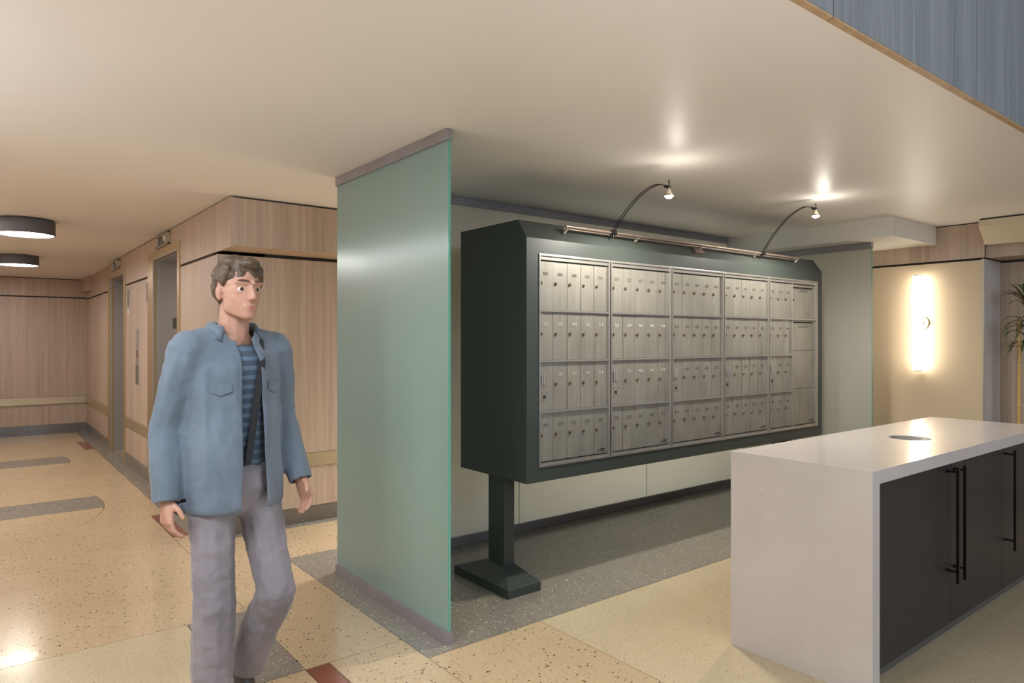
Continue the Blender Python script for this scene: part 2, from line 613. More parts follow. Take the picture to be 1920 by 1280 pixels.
box('bumper_rail', M['champagne'], 1.389, 6.75, YW - 0.008, YW + 0.02, 0.439, 0.544, wr, 0.003)
box('baseboard_rear', M['base_grey'], 1.391, 6.75, YW - 0.004, YW + 0.02, 0, 0.122, wr)

# elevator wall
XW = 1.40
E1 = (6.49, 7.50, 6.42, 7.775)
E2 = (9.226, 10.14, 9.12, 10.41)
wl = structure(MB().box(XW + 0.02, 1.75, YW + 0.02, E1[0] - 0.013, 0, H).box(XW + 0.02, 1.75, E1[1] + 0.013, E2[0] - 0.013, 0, H)
               .box(XW + 0.02, 1.75, E2[1] + 0.013, YB, 0, H).box(XW + 0.02, 1.75, E1[0] - 0.013, E1[1] + 0.013, 2.227, H)
               .box(XW + 0.02, 1.75, E2[0] - 0.013, E2[1] + 0.013, 2.227, H)
               .box(1.66, 1.75, E1[0], E1[1], 0, 2.225).box(1.66, 1.75, E2[0], E2[1], 0, 2.225)
               .build('wall_left', M['dark_gap']))
for y0, y1 in ((YW + 0.0205, E1[2]), (E1[3], E2[2]), (E2[3], 11.55), (11.553, YB - 0.0005)):
    box('wood_panel', M['wood'], XW, XW + 0.02, y0, y1, 0.130, 0.436, wl)
    box('wood_panel', M['wood'], XW, XW + 0.02, y0, y1, 0.546, 2.070, wl)
    box('bumper_rail', M['champagne'], XW - 0.012, XW + 0.02, y0 + 0.004, y1 - 0.004, 0.438, 0.544, wl, 0.003)
    box('baseboard_left', M['base_grey'], XW - 0.010, XW + 0.02, y0, y1, 0, 0.128, wl)
box('fascia_panel', M['wood'], XW, XW + 0.02, 4.945, E1[2] - 0.002, 2.092, 2.440, wl)
box('fascia_panel', M['wood'], XW, XW + 0.02, E1[3], E2[2], 2.092, 2.440, wl)
box('fascia_panel', M['wood'], XW, XW + 0.02, E2[3], YB, 2.092, 2.440, wl)
box('fascia_panel', M['wood'], XW, XW + 0.02, E1[2], E1[3], 2.303, 2.440, wl)
box('fascia_panel', M['wood'], XW, XW + 0.02, E2[2], E2[3], 2.303, 2.440, wl)
structure(box('trim_1', M['wood'], 1.335, XW, 12.0, YB, 2.18, 2.40))

# opposite wall of the elevator hall (seen only in reflections)
XO = -0.62
wo = structure(box('wall_left_opposite', M['dark_gap'], XO - 0.16, XO - 0.02, 4.965, YB, 0, H))
for y0, y1 in ((4.945, 7.45), (7.453, 10.1), (10.103, YB)):
    box('wood_panel', M['wood'], XO - 0.02, XO, y0, y1, 0.130, 0.436, wo)
    box('wood_panel', M['wood'], XO - 0.02, XO, y0, y1, 0.546, 2.070, wo)
    box('fascia_panel', M['wood'], XO - 0.02, XO, y0, y1, 2.092, 2.440, wo)
    box('bumper_rail', M['champagne'], XO - 0.02, XO + 0.012, y0, y1, 0.438, 0.544, wo, 0.003)
    box('baseboard_left', M['base_grey'], XO - 0.02, XO + 0.006, y0, y1, 0, 0.128, wo)
box('wood_panel', M['wood'], XL, XO - 0.0205, 4.945, 4.964, 0.130, 2.44, wo)

# back wall of the elevator hall
wb = structure(box('wall_back', M['dark_gap'], XL, 1.75, YB + 0.02, YB + 0.14, 0, H))
for x0, x1 in ((-3.5, -1.52), (-1.517, 0.05), (0.053, 1.40)):
    box('wood_panel', M['wood'], x0, x1, YB, YB + 0.02, 0.135, 0.447, wb)
    box('wood_panel', M['wood'], x0, x1, YB, YB + 0.02, 0.560, 2.088, wb)
    box('fascia_panel', M['wood'], x0, x1, YB, YB + 0.02, 2.107, 2.376, wb)
box('bumper_rail', M['champagne'], XL, 1.40, YB - 0.02, YB + 0.02, 0.449, 0.558, wb, 0.003)
box('baseboard_back', M['base_grey'], XL, 1.40, YB - 0.008, YB + 0.02, 0, 0.133, wb)

# elevator doorways
for i, (a, b, ya, yb) in enumerate((E1, E2)):
    d = structure(box('door_%d' % (i + 1), M['steel'], 1.600, 1.625, a + 0.002, (a + b) / 2 - 0.002, 0.004, 2.222),
                  'stainless elevator door of the %s doorway' % ('nearer' if i == 0 else 'farther'))
    box('door_leaf', M['steel'], 1.605, 1.630, (a + b) / 2 + 0.001, b - 0.002, 0.004, 2.222, d)
    fr = MB().box(XW - 0.012, XW + 0.02, ya, a, 0, 2.30).box(XW - 0.012, XW + 0.02, b, yb, 0, 2.30).box(XW - 0.012, XW + 0.02, a, b, 2.226, 2.30)
    fr.build('door_frame', M['frame_gold'], d, 0.002)
    MB().box(XW + 0.0205, 1.66, b, b + 0.012, 0, 2.226).box(XW + 0.0205, 1.66, a - 0.012, a, 0, 2.226).box(XW + 0.0205, 1.66, a, b, 2.214, 2.2255).build('door_return', M['steel'], d)
    MB().box(XW - 0.016, XW - 0.006, b - 0.004, b + 0.008, 0, 2.232).box(XW - 0.016, XW - 0.006, a, b, 2.222, 2.234).build('edge_bead', M['alu'], d)
    box('sill', M['champagne'], 1.43, 1.66, a, b, 0.0, 0.006, d)
    if i == 0:
        box('sensor_plate', M['toe'], 1.565, 1.598, b - 0.006, b, 1.555, 1.662, d, 0.001)

# right wall: beige lining, oak fascia, satin return, oak niche
XV = 6.75
wg = structure(box('wall_right', M['dark_gap'], XV + 0.02, XR + 0.15, 2.125, YW, 0, H))
box('beige_panel', M['beige'], XV, XV + 0.02, 2.110, 3.02, 0.10, 2.124, wg)
box('beige_panel', M['beige'], XV, XV + 0.02, 3.022, YW, 0.10, 2.124, wg)
box('baseboard_right', M['base_grey'], XV - 0.004, XV + 0.02, 2.110, YW, 0, 0.098, wg)
box('fascia_panel', M['wood'], XV, XV + 0.02, 2.100, 3.50, 2.144, 2.441, wg)
box('fascia_panel', M['wood'], XV, XV + 0.02, 3.502, YW, 2.144, 2.441, wg)
box('side_panel', M['satin'], XV + 0.001, XR - 0.002, 2.105, 2.124, 0.10, 2.134, wg)
box('corner_bead', M['alu'], XV - 0.003, XV + 0.004, 2.102, 2.112, 0.0, 2.124, wg)
box('side_panel', M['wood'], XV + 0.001, 6.80, 2.100, 2.124, 2.144, 2.44, wg)
wn = structure(box('wall_right_niche', M['dark_gap'], XR + 0.02, XR + 0.15, YF, 2.12, 0, 4.4))
for y0, y1 in ((-5.0, -2.603), (-2.6, -0.253), (-0.25, 2.104)):
    box('wood_panel', M['wood'], XR, XR + 0.02, y0, y1, 0.10, 2.124, wn)
    box('fascia_panel', M['wood'], 6.80, 6.82, y0, min(y1, 2.10), 2.142, 2.441, wn)
    box('fascia_soffit', M['wood_y'], 6.82, XR + 0.02, y0, min(y1, 2.10), 2.142, 2.158, wn)
box('baseboard_right', M['base_grey'], XR - 0.004, XR + 0.02, YF, 2.10, 0, 0.098, wn)
# bulkhead above the right glass
structure(box('trim_2', M['plaster'], 5.875, XV - 0.003, 2.472, YW, 2.290, H))
# angled valance of the window wall
v3 = structure(MB().prism([(6.57, 2.436), (6.79, 2.436), (6.79, 2.246), (6.712, 2.246), (6.575, 2.385)], 1, 1.10, 2.088).build('trim_3', M['valance']))
box('shadow_strip', M['black'], 6.585, 6.79, 1.10, 2.085, 2.437, 2.449, v3)
# lobby shell behind the camera
structure(box('wall_lobby_left', M['wall_paint'], XL - 0.12, XL, YF, YB, 0, 4.4))
ww = structure(MB().box(XL, XR, YF - 0.12, YF, 0, 0.8).box(XL, XR, YF - 0.12, YF, 4.0, 4.4).box(XL, -0.6, YF - 0.12, YF, 0.8, 4.0)
               .box(5.6, XR, YF - 0.12, YF, 0.8, 4.0).build('wall_lobby_back', M['wall_paint']))
win = structure(MB().box(-0.6, -0.52, YF - 0.1, YF - 0.02, 0.8, 4.0).box(5.52, 5.6, YF - 0.1, YF - 0.02, 0.8, 4.0)
                .box(-0.52, 5.52, YF - 0.1, YF - 0.02, 0.8, 0.88).box(-0.52, 5.52, YF - 0.1, YF - 0.02, 3.92, 4.0)
                .box(1.46, 1.54, YF - 0.1, YF - 0.02, 0.88, 3.92).box(3.46, 3.54, YF - 0.1, YF - 0.02, 0.88, 3.92).build('window_1', M['black']))

# ------------------------------------------------------------------ glass partitions


def partition(label, panes, axis, pos, a, b, top, gm, group='glass partitions around the mailboxes'):
    """axis 'x': glass in the plane x=pos running in y; axis 'y': plane y=pos running in x."""
    def bx(name, m, t, u0, u1, z0, z1, bev=0.0):
        if axis == 'x':
            return box(name, m, pos - t, pos + t, u0, u1, z0, z1, P, bev)
        return box(name, m, u0, u1, pos - t, pos + t, z0, z1, P, bev)
    loc = (pos, (a + b) / 2, 0) if axis == 'x' else ((a + b) / 2, pos, 0)
    P = thing('glass_partition', loc, label, 'glass partition', group)
    bx('bottom_channel', M['channel'], 0.019, a, b, 0.0, 0.060, 0.002)
    bx('top_channel', M['channel'], 0.019, a, b, top - 0.055, top - 0.001, 0.002)
    for u0, u1 in panes:
        g = bx('glass_pane', gm, 0.006, u0, u1, 0.050, top - 0.045)
        if axis == 'x':
            box('polished_edge', M['glass_edge'], pos - 0.0061, pos + 0.0061, u0 - 0.002, u0 + 0.0005, 0.061, top - 0.056, g)
        else:
            box('polished_edge', M['glass_edge'], u1 - 0.0005, u1 + 0.001, pos - 0.0061, pos + 0.0061, 0.061, top - 0.056, g)
    return P


gl = partition('single pane of sea-green frosted glass standing beside the walking man', [(2.746, 4.012)], 'x', 1.777, 2.742, 4.012, H, M['glass_left'])
for z_y in (3.72, 3.35, 2.98):
    MB().tube([(1.758, z_y, 2.425), (1.756, z_y, 2.425)], 0.003, 8).build('screw', M['steel'], gl)
partition('long three-pane frosted glass wall running behind the mailbox cabinet', [(1.80, 3.231), (3.234, 4.675), (4.678, 6.098)], 'y', 4.036, 1.797, 6.10, H, M['glass_rear'])
partition('frosted glass pane under the white bulkhead beside the beige wall lamp', [(2.746, 4.05)], 'x', 6.121, 2.742, 4.055, 2.290, M['glass_rear'])

# ------------------------------------------------------------------ mailbox cabinet
CX0, CX1 = 2.419, 5.656
YC = 2.95
YD = 2.975
cab = thing('mailbox_cabinet', (4.04, 3.28, 0), 'wide dark green mailbox cabinet on two posts with rows of numbered metal doors', 'mailbox')
mb = MB()
mb.prism([(YD, 0.642), (3.606, 0.642), (3.606, 2.126), (3.03, 2.126), (YD, 2.052)], 0, CX0, CX1)
mb.box(CX0, 2.513, YC, YD, 0.642, 2.018)
mb.box(5.573, CX1, YC, YD, 0.642, 2.018)
mb.box(2.513, 5.573, YC, YD, 0.642, 0.730)
mb.box(2.513, 5.573, YC, YD, 1.928, 2.018)
mb.prism([(YC, 2.018), (YD, 2.018), (YD, 2.052)], 0, CX0, CX1)
mb.build('housing', M['cabinet'], cab, 0.0)
for cx in (2.488, 5.585):
    MB().box(cx - 0.038, cx + 0.038, 3.196, 3.352, 0.10, 0.644).build('post', M['cabinet'], cab, 0.002)
    bx0, bx1, by0, by1 = cx - 0.150, cx + 0.088, 3.012, 3.556
    if cx > 5:
        bx0, bx1 = cx - 0.088, cx + 0.150
    vs = [(bx0, by0, 0), (bx1, by0, 0), (bx1, by1, 0), (bx0, by1, 0), (bx0, by0, 0.05), (bx1, by0, 0.05), (bx1, by1, 0.05), (bx0, by1, 0.05),
          (cx - 0.042, 3.190, 0.115), (cx + 0.042, 3.190, 0.115), (cx + 0.042, 3.358, 0.115), (cx - 0.042, 3.358, 0.115)]
    fs = [(0, 3, 2, 1)] + [(i, (i + 1) % 4, 4 + (i + 1) % 4, 4 + i) for i in range(4)] + [(4 + i, 4 + (i + 1) % 4, 8 + (i + 1) % 4, 8 + i) for i in range(4)] + [(8, 9, 10, 11)]
    MB().add(vs, fs).build('post_base', M['cabinet'], cab, 0.002)

YFR = 2.944
mb = MB()
mb.box(2.508, 5.578, YFR, YC + 0.012, 1.922, 1.934).box(2.508, 5.578, YFR, YC + 0.012, 0.724, 0.736)
mb.box(2.508, 2.518, YFR, YC + 0.012, 0.736, 1.922).box(5.566, 5.578, YFR, YC + 0.012, 0.736, 1.922)
mb.build('outer_frame', M['alu'], cab, 0.0015)

TXT = {}


def text_mesh(s, size):
    if (s, size) not in TXT:
        cu = bpy.data.curves.new('number_text', 'FONT')
        cu.body = s
        cu.size = size
        cu.align_x = 'CENTER'
        cu.resolution_u = 2
        cu.extrude = 0.0004
        ob = bpy.data.objects.new('number_text', cu)
        COL.objects.link(ob)
        me = bpy.data.meshes.new_from_object(ob.evaluated_get(bpy.context.evaluated_depsgraph_get()))
        me.name = 'number_mesh'
        bpy.data.objects.remove(ob, do_unlink=True)
        bpy.data.curves.remove(cu)
        TXT[(s, size)] = me
    return TXT[(s, size)]


def put_text(name, s, size, x, y, z, m, parent):
    me = text_mesh(s, size).copy()
    me.materials.clear()
    me.materials.append(m)
    o = bpy.data.objects.new(name, me)
    o.matrix_basis = Matrix.Translation((x, y, z)) @ Matrix.Rotation(R(90), 4, 'X')
    COL.objects.link(o)
    o.parent = parent
    return o


def face_disc(mb, x, y, z, r, depth, seg=14, r2=None):
    """a short cylinder whose axis is y, front face towards -y."""
    r2 = r2 or r
    vs = [(x + r * math.cos(2 * PI * k / seg), y, z + r * math.sin(2 * PI * k / seg)) for k in range(seg)]
    vs += [(x + r2 * math.cos(2 * PI * k / seg), y - depth, z + r2 * math.sin(2 * PI * k / seg)) for k in range(seg)]
    fs = [tuple(range(seg)), tuple(range(2 * seg - 1, seg - 1, -1))] + [(k, (k + 1) % seg, seg + (k + 1) % seg, seg + k) for k in range(seg)]
    mb.add(vs, fs)
    return mb


# one lock shared by all doors
lk = MB()
face_disc(lk, 0, 0, 0, 0.0105, 0.004, 14, 0.0095)
face_disc(lk, 0, -0.004, 0, 0.0070, 0.004, 14, 0.0062)
lock0 = lk.build('lock', M['brass'])
lock_me = lock0.data
bpy.data.objects.remove(lock0, do_unlink=True)
lock_me.materials.append(M['hole'])
kh = bmesh.new()
kh.from_mesh(lock_me)
for q in ((-0.0014, 0.0014, -0.0045, 0.0045),):
    vv = [kh.verts.new((a, -0.0083, b)) for a, b in ((q[0], q[2]), (q[1], q[2]), (q[1], q[3]), (q[0], q[3]))]
    f = kh.faces.new(vv)
    f.material_index = 1
kh.to_mesh(lock_me)
kh.free()

DW, PITCH = 0.1105, 0.5873
X0 = 2.5125
ZE = [0.746, 1.0345, 1.323, 1.6115, 1.900]
nums = []
for lo, hi in ((301, 327), (401, 427), (501, 527), (601, 620)):
    nums += [str(k) for k in range(lo, hi + 1)]
# column by column downwards; the third box of each first column is the carrier's lock plate and takes no number
seq = iter(nums)
rr = random.Random(3)
door_cache = {}
for i in range(5):
    xm = X0 + PITCH * i
    right = xm + (5 * DW if i < 4 else 5.552 - xm)
    fm = MB()
    if i > 0:
        fm.box(xm - 0.010, xm + 0.0005, YFR + 0.001, YD, 0.736, 1.922)
    fm.box(right + 0.0005, right + 0.013, YFR - 0.001, YD, 0.736, 1.922)
    fm.box(xm, right, YC + 0.002, YD, 1.9005, 1.922)
    fm.box(xm, right, YC + 0.002, YD, 0.736, 0.7455)
    n_narrow = 5 if i < 4 else 3
    for z in ZE[1:4]:
        r_end = right if (i < 4 or z > 1.6) else xm + 3 * DW + 0.006
        fm.box(xm, r_end, YC - 0.001, YD, z - 0.006, z + 0.006)
    if i == 4:
        fm.box(xm + 3 * DW, xm + 3 * DW + 0.004, YC + 0.001, YD, 0.746, 1.9)
    fm.build('module_frame', M['alu'], cab, 0.001)
    for c in range(n_narrow):
        for r in range(4):
            za, zb = ZE[3 - r] + 0.0075, ZE[4 - r] - 0.0075
            xa, xb = xm + c * DW + 0.0012, xm + (c + 1) * DW - 0.0012
            t1, t2 = rr.uniform(-0.0016, 0.0016), rr.uniform(-0.001, 0.001)
            yf = 2.9605
            vs = []
            for zz in (za, zb):
                s = t2 if zz == zb else -t2
                vs += [(xa, yf - t1 + s, zz), (xb, yf + t1 + s, zz), (xb, yf + 0.012, zz), (xa, yf + 0.012, zz)]
            d = MB().add(vs, [(0, 3, 2, 1), (4, 5, 6, 7), (0, 1, 5, 4), (1, 2, 6, 5), (2, 3, 7, 6), (3, 0, 4, 7)]).build('mailbox_door', M['door_metal'], cab)
            carrier = (c == 0 and r == 2)
            xc, lx = (xa + xb) / 2, xa + 0.019
            if carrier:
                hm = MB().box(xa + 0.012, xa + 0.020, yf - 0.016, yf, 1.190, 1.249).box(xa + 0.034, xa + 0.038, yf - 0.009, yf, 1.190, 1.249).box(xa + 0.052, xa + 0.056, yf - 0.007, yf, 1.190, 1.249)
                hm.box(xa + 0.012, xa + 0.056, yf - 0.003, yf, 1.188, 1.251)
                hm.build('pull_handle', M['steel'], d)
                face_disc(MB(), xa + 0.044, yf - 0.0005, 1.121, 0.0095, 0.003).build('lock_hole', M['hole'], d)
                for sx in (-0.019, 0.019):
                    for sz in (-0.022, 0.022):
                        face_disc(MB(), xa + 0.044 + sx, yf - 0.0005, 1.121 + sz, 0.0024, 0.002, 8).build('screw', M['hole'], d)
                continue
            lo = bpy.data.objects.new('lock', lock_me)
            lo.matrix_basis = Matrix.Translation((lx, yf - 0.001, zb - 0.124 + 0.0075 - 0.0075)) @ Matrix.Rotation(rr.uniform(-0.5, 0.5), 4, 'Y')
            COL.objects.link(lo)
            lo.parent = d
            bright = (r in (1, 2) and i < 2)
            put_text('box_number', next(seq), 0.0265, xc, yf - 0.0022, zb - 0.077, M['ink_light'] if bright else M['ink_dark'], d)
    if i == 4:
        xa, xb = xm + 3 * DW + 0.0052, right - 0.0012
        yf = 2.9605
        for k, (za, zb) in enumerate(((1.619, 1.8925), (1.3575, 1.604), (1.0475, 1.3545), (0.7535, 1.0445))):
            d = box('mail_slot_door' if k < 2 else 'blank_panel', M['door_metal'], xa, xb, yf, yf + 0.012, za, zb, cab)
            if k < 2:
                zs = zb - (0.018 if k == 0 else 0.010)
                box('mail_slot', M['hole'], xa + 0.018, xb - 0.035, yf - 0.001, yf + 0.004, zs - 0.014, zs, d)
                MB().box(xa + 0.014, xb - 0.031, yf - 0.003, yf, zs, zs + 0.004).box(xa + 0.014, xb - 0.031, yf - 0.003, yf, zs - 0.018, zs - 0.014).build('slot_rim', M['alu'], d)
                put_text('slot_lettering', 'OUTGOING' if k == 0 else 'IN-HOUSE MAIL', 0.024, (xa + xb) / 2, yf - 0.0008, zb - (0.058 if k == 0 else 0.060), M['ink_dark'], d)
            if k == 0:
                lo = bpy.data.objects.new('lock', lock_me)
                lo.matrix_basis = Matrix.Translation((xa + 0.020, yf - 0.001, 1.768))
                COL.objects.link(lo)
                lo.parent = d
    # maker's plate at the lower right of each bank: a dark wing mark and two lines
    xs = right - 0.088 if i < 4 else right - 0.095
    lm = MB()
    lm.add([(xs, 2.9575, 0.766), (xs + 0.012, 2.9575, 0.767), (xs + 0.027, 2.9575, 0.786), (xs + 0.018, 2.9575, 0.780)], [(0, 1, 2, 3)])
    lm.box(xs + 0.030, xs + 0.068, 2.957, 2.9575, 0.777, 0.783).box(xs + 0.030, xs + 0.066, 2.957, 2.9575, 0.768, 0.772)
    lm.build('maker_mark', M['hole'], cab, fix=False)

# ------------------------------------------------------------------ light rail on the cabinet
lr = thing('rail_light', (4.0, 2.95, 2.05), 'slim metal light rail with two curved wire spotlights along the cabinet top', 'light')
RY, RZ = 2.953, 2.108
MB().tube([(2.715, RY, RZ), (5.29, RY, RZ)], 0.008, 12).tube([(2.715, RY + 0.012, RZ - 0.013), (5.29, RY + 0.012, RZ - 0.013)], 0.005, 8).build('rail', M['rail_metal'], lr)
nrm = Vector((0, -0.80, 0.59))
tan = Vector((0, 0.59, 0.80))
for bxp in (2.73, 3.345, 4.69, 5.275):
    a = Vector((bxp, RY + 0.004, RZ - 0.008))
    f0 = Vector((bxp, 2.988, 2.0695)) + nrm * 0.001
    m_ = MB()
    for sx in (-0.018, 0.018):
        m_.tube([a + Vector((sx * 1.2, 0, 0.006)), f0 + Vector((sx * 0.15, 0, 0)) + nrm * 0.012], 0.0050, 8)
    m_.tube([a + Vector((0, -0.004, 0.016)), a + Vector((0, 0.0, -0.006))], 0.005, 8)
    m_.tube([f0, f0 + nrm * 0.014], 0.013, 10)
    m_.build('bracket', M['nickel'], lr)
fc = Vector((4.0, 2.985, 2.066))
m_ = MB()
pl = [fc + Vector((sx, 0, 0)) + tan * tt + nrm * nn for nn in (0.0005, 0.018) for sx, tt in ((-0.045, -0.026), (0.045, -0.026), (0.045, 0.026), (-0.045, 0.026))]
m_.add(pl, [(0, 3, 2, 1), (4, 5, 6, 7), (0, 1, 5, 4), (1, 2, 6, 5), (2, 3, 7, 6), (3, 0, 4, 7)])
m_.tube([fc + nrm * 0.018, Vector((4.0, RY, RZ))], 0.007, 8)
m_.build('feed_bracket', M['rail_metal'], lr, 0.002)
for bxp, bz, xe in ((3.115, 2.318, 3.090), (4.765, 2.385, 4.708)):
    cl = MB()
    cl.tube([(bxp - 0.022, RY, RZ), (bxp + 0.022, RY, RZ)], 0.015, 10).tube([(bxp, RY, RZ - 0.03), (bxp, RY, RZ + 0.014)], 0.006, 8)
    cl.build('clamp', M['black'], lr)
    arm = MB()
    for s in (-1, 1):
        pts = []
        for k in range(19):
            u = k / 18
            y = RY + (2.52 - RY) * u
            z = RZ + 0.008 + (bz - RZ + 0.012) * (1 - (1 - u) ** 1.75) + 0.022 * math.sin(PI * u) * (1 if u > 0.2 else 0.9) - 0.018 * max(0, u - 0.85) / 0.15
            xx = bxp + (xe - bxp) * u + s * 0.010 * (1 - max(0, (u - 0.8) / 0.2))
            pts.append((xx, y, z))
        arm.tube(pts, 0.0028, 6)
    ao = arm.build('arm', M['black'], lr)
    MB().tube([(xe, 2.53, bz + 0.002), (xe, 2.495, bz - 0.012)], [0.008, 0.011], 10).tube([(xe, 2.50, bz - 0.01), (xe, 2.50, bz + 0.032)], 0.0032, 8).build('socket', M['black'], ao)
    bm_ = MB()
    bm_.lathe([(0.006, -0.012), (0.009, -0.026), (0.020, -0.040), (0.027, -0.056), (0.027, -0.060)], (xe, 2.50, bz), 20)
    bm_.build('lamp_cup', M['nickel'], ao)
    MB().lathe([(0.0, -0.0745), (0.014, -0.072), (0.026, -0.0605), (0.0, -0.058)], (xe, 2.50, bz), 20).build('lamp_lens', M['bulb_glow'], ao)
    ld = bpy.data.lights.new('spot_lamp', 'SPOT')
    ld.energy = 80
    ld.color = (1.0, 0.95, 0.85)
    ld.spot_size = R(165)
    ld.spot_blend = 0.7
    ld.shadow_soft_size = 0.05
    lo = bpy.data.objects.new('spot_lamp', ld)
    lo.location = (xe, 2.50, bz - 0.085)
    lo.rotation_euler = (Vector((xe, 2.80, 0.6)) - Vector((xe, 2.5, bz - 0.07))).to_track_quat('-Z', 'Y').to_euler()
    COL.objects.link(lo)
    # the dichroic reflector lets a little light out at the back
    ld = bpy.data.lights.new('spot_spill', 'POINT')
    ld.energy = 1.8
    ld.color = (1.0, 0.93, 0.82)
    ld.shadow_soft_size = 0.025
    lo = bpy.data.objects.new('spot_spill', ld)
    lo.location = (xe, 2.442, bz - 0.065)
    COL.objects.link(lo)

# ------------------------------------------------------------------ counter island
KX0, KX1, KY0, KY1, KZ = 2.832, 5.162, 1.268, 1.922, 0.918
TH = 0.056
ki = thing('counter_island', ((KX0 + KX1) / 2, (KY0 + KY1) / 2, 0), 'pale quartz counter island with charcoal doors and a round waste hole', 'counter')
hc, hr = (3.965, 1.582), 0.100
angs = [2 * PI * k / 48 for k in range(48)]
for cx_, cy_ in ((KX0, KY0), (KX1, KY0), (KX1, KY1), (KX0, KY1)):
    angs.append(math.atan2(cy_ - hc[1], cx_ - hc[0]) % (2 * PI))
angs = sorted(set(round(a, 6) for a in angs))
inn, outr = [], []
for a in angs:
    ca, sa = math.cos(a), math.sin(a)
    ts = []
    if ca > 1e-9: ts.append((KX1 - hc[0]) / ca)
    if ca < -1e-9: ts.append((KX0 - hc[0]) / ca)
    if sa > 1e-9: ts.append((KY1 - hc[1]) / sa)
    if sa < -1e-9: ts.append((KY0 - hc[1]) / sa)
    tt = min(ts)
    inn.append((hc[0] + hr * ca, hc[1] + hr * sa))
    outr.append((hc[0] + tt * ca, hc[1] + tt * sa))
n = len(angs)
vs = [(p[0], p[1], z) for z in (KZ - TH, KZ) for ring in (inn, outr) for p in ring]
fs = []
for k in range(n):
    j = (k + 1) % n
    fs += [(2 * n + k, 3 * n + k, 3 * n + j, 2 * n + j), (k, j, n + j, n + k), (k, 2 * n + k, 2 * n + j, j), (n + k, n + j, 3 * n + j, 3 * n + k)]
MB().add(vs, fs).build('countertop', M['quartz'], ki)
box('end_panel', M['quartz'], KX0, KX0 + 0.062, KY0, KY1, 0.0, KZ - TH, ki)
box('end_panel', M['quartz'], KX1 - 0.062, KX1, KY0, KY1, 0.0, KZ - TH, ki)
MB().lathe([(0.098, -TH - 0.14), (0.0985, -0.003), (0.0960, -0.003), (0.0955, -TH - 0.14)], (hc[0], hc[1], KZ), 40).build('waste_sleeve', M['steel'], ki)
MB().box(KX0 + 0.062, KX1 - 0.062, 1.322, KY1 - 0.004, 0.095, KZ - TH - 0.001).build('carcass', M['black'], ki)
box('toe_kick', M['toe'], KX0 + 0.062, KX1 - 0.062, 1.345, 1.88, 0.0, 0.095, ki)
xs_ = (KX0 + 0.070, 3.712, 4.436, KX1 - 0.066)
for i in range(3):
    d = box('door', M['charcoal'], xs_[i] + 0.0018, xs_[i + 1] - 0.0018, 1.298, 1.319, 0.078, KZ - TH - 0.010, ki, 0.001)
    hx = (3.668, 3.756, 4.480)[i]
    hm = MB().box(hx - 0.006, hx + 0.006, 1.244, 1.256, 0.292, 0.842)
    for zz in (0.345, 0.818):
        hm.tube([(hx, 1.256, zz), (hx, 1.296, zz)], 0.005, 10)
        hm.tube([(hx, 1.292, zz), (hx, 1.299, zz)], 0.0085, 12)
    hm.build('handle', M['black'], d, 0.0)

# ------------------------------------------------------------------ drum ceiling lamps


def drum(x, y, label):
    e = thing('ceiling_lamp', (x, y, H), label, 'ceiling lamp', 'drum lamps of the elevator hall')
    MB().lathe([(0.0, -0.012), (0.213, -0.012), (0.215, -0.014), (0.215, -0.127), (0.213, -0.129), (0.207, -0.129), (0.207, -0.10)], (x, y, H), 64).build('drum', M['lamp_dark'], e)
    MB().lathe([(0.0, 0.0), (0.06, 0.0), (0.06, -0.013), (0.0, -0.013)], (x, y, H), 24).build('canopy', M['lamp_dark'], e)
    MB().lathe([(0.0, -0.122), (0.2069, -0.122), (0.2069, -0.118), (0.0, -0.118)], (x, y, H), 64).build('diffuser', M['lamp_glow'], e)


drum(0.335, 7.035, 'larger looking charcoal drum ceiling lamp, nearer of the two with glowing undersides')
drum(0.400, 9.98, 'smaller looking charcoal drum ceiling lamp, farther one towards the oak end wall')

# ------------------------------------------------------------------ wall sconce
SX, SY = 6.665, 2.592
ws = thing('wall_sconce', (6.75, SY, 1.6), 'vertical glowing tube wall light on the beige panel', 'wall light')
MB().lathe([(0.0, -0.424), (0.036, -0.424), (0.038, -0.42), (0.038, 0.42), (0.036, 0.424), (0.0, 0.424)], (SX, SY, 1.594), 28).build('light_tube', M['sconce_glow'], ws)
MB().lathe([(0.0, -0.432), (0.034, -0.432), (0.036, -0.424), (0.0, -0.424)], (SX, SY, 1.594), 28).lathe([(0.0, 0.432), (0.034, 0.432), (0.036, 0.424), (0.0, 0.424)], (SX, SY, 1.594), 28).build('end_cap', M['alu'], ws)
bp = MB()
bp.tube([(6.7495, SY, 1.597), (6.733, SY, 1.597)], [0.066, 0.064], 40)
bp.tube([(6.735, SY, 1.597), (SX + 0.036, SY, 1.597)], 0.02, 16)
bp.build('back_plate', M['plate_dark'], ws)
for s in (-1, 1):
    MB().tube([(6.7335, SY + s * 0.052, 1.597), (6.731, SY + s * 0.052, 1.597)], 0.006, 10).build('screw', M['steel'], ws)

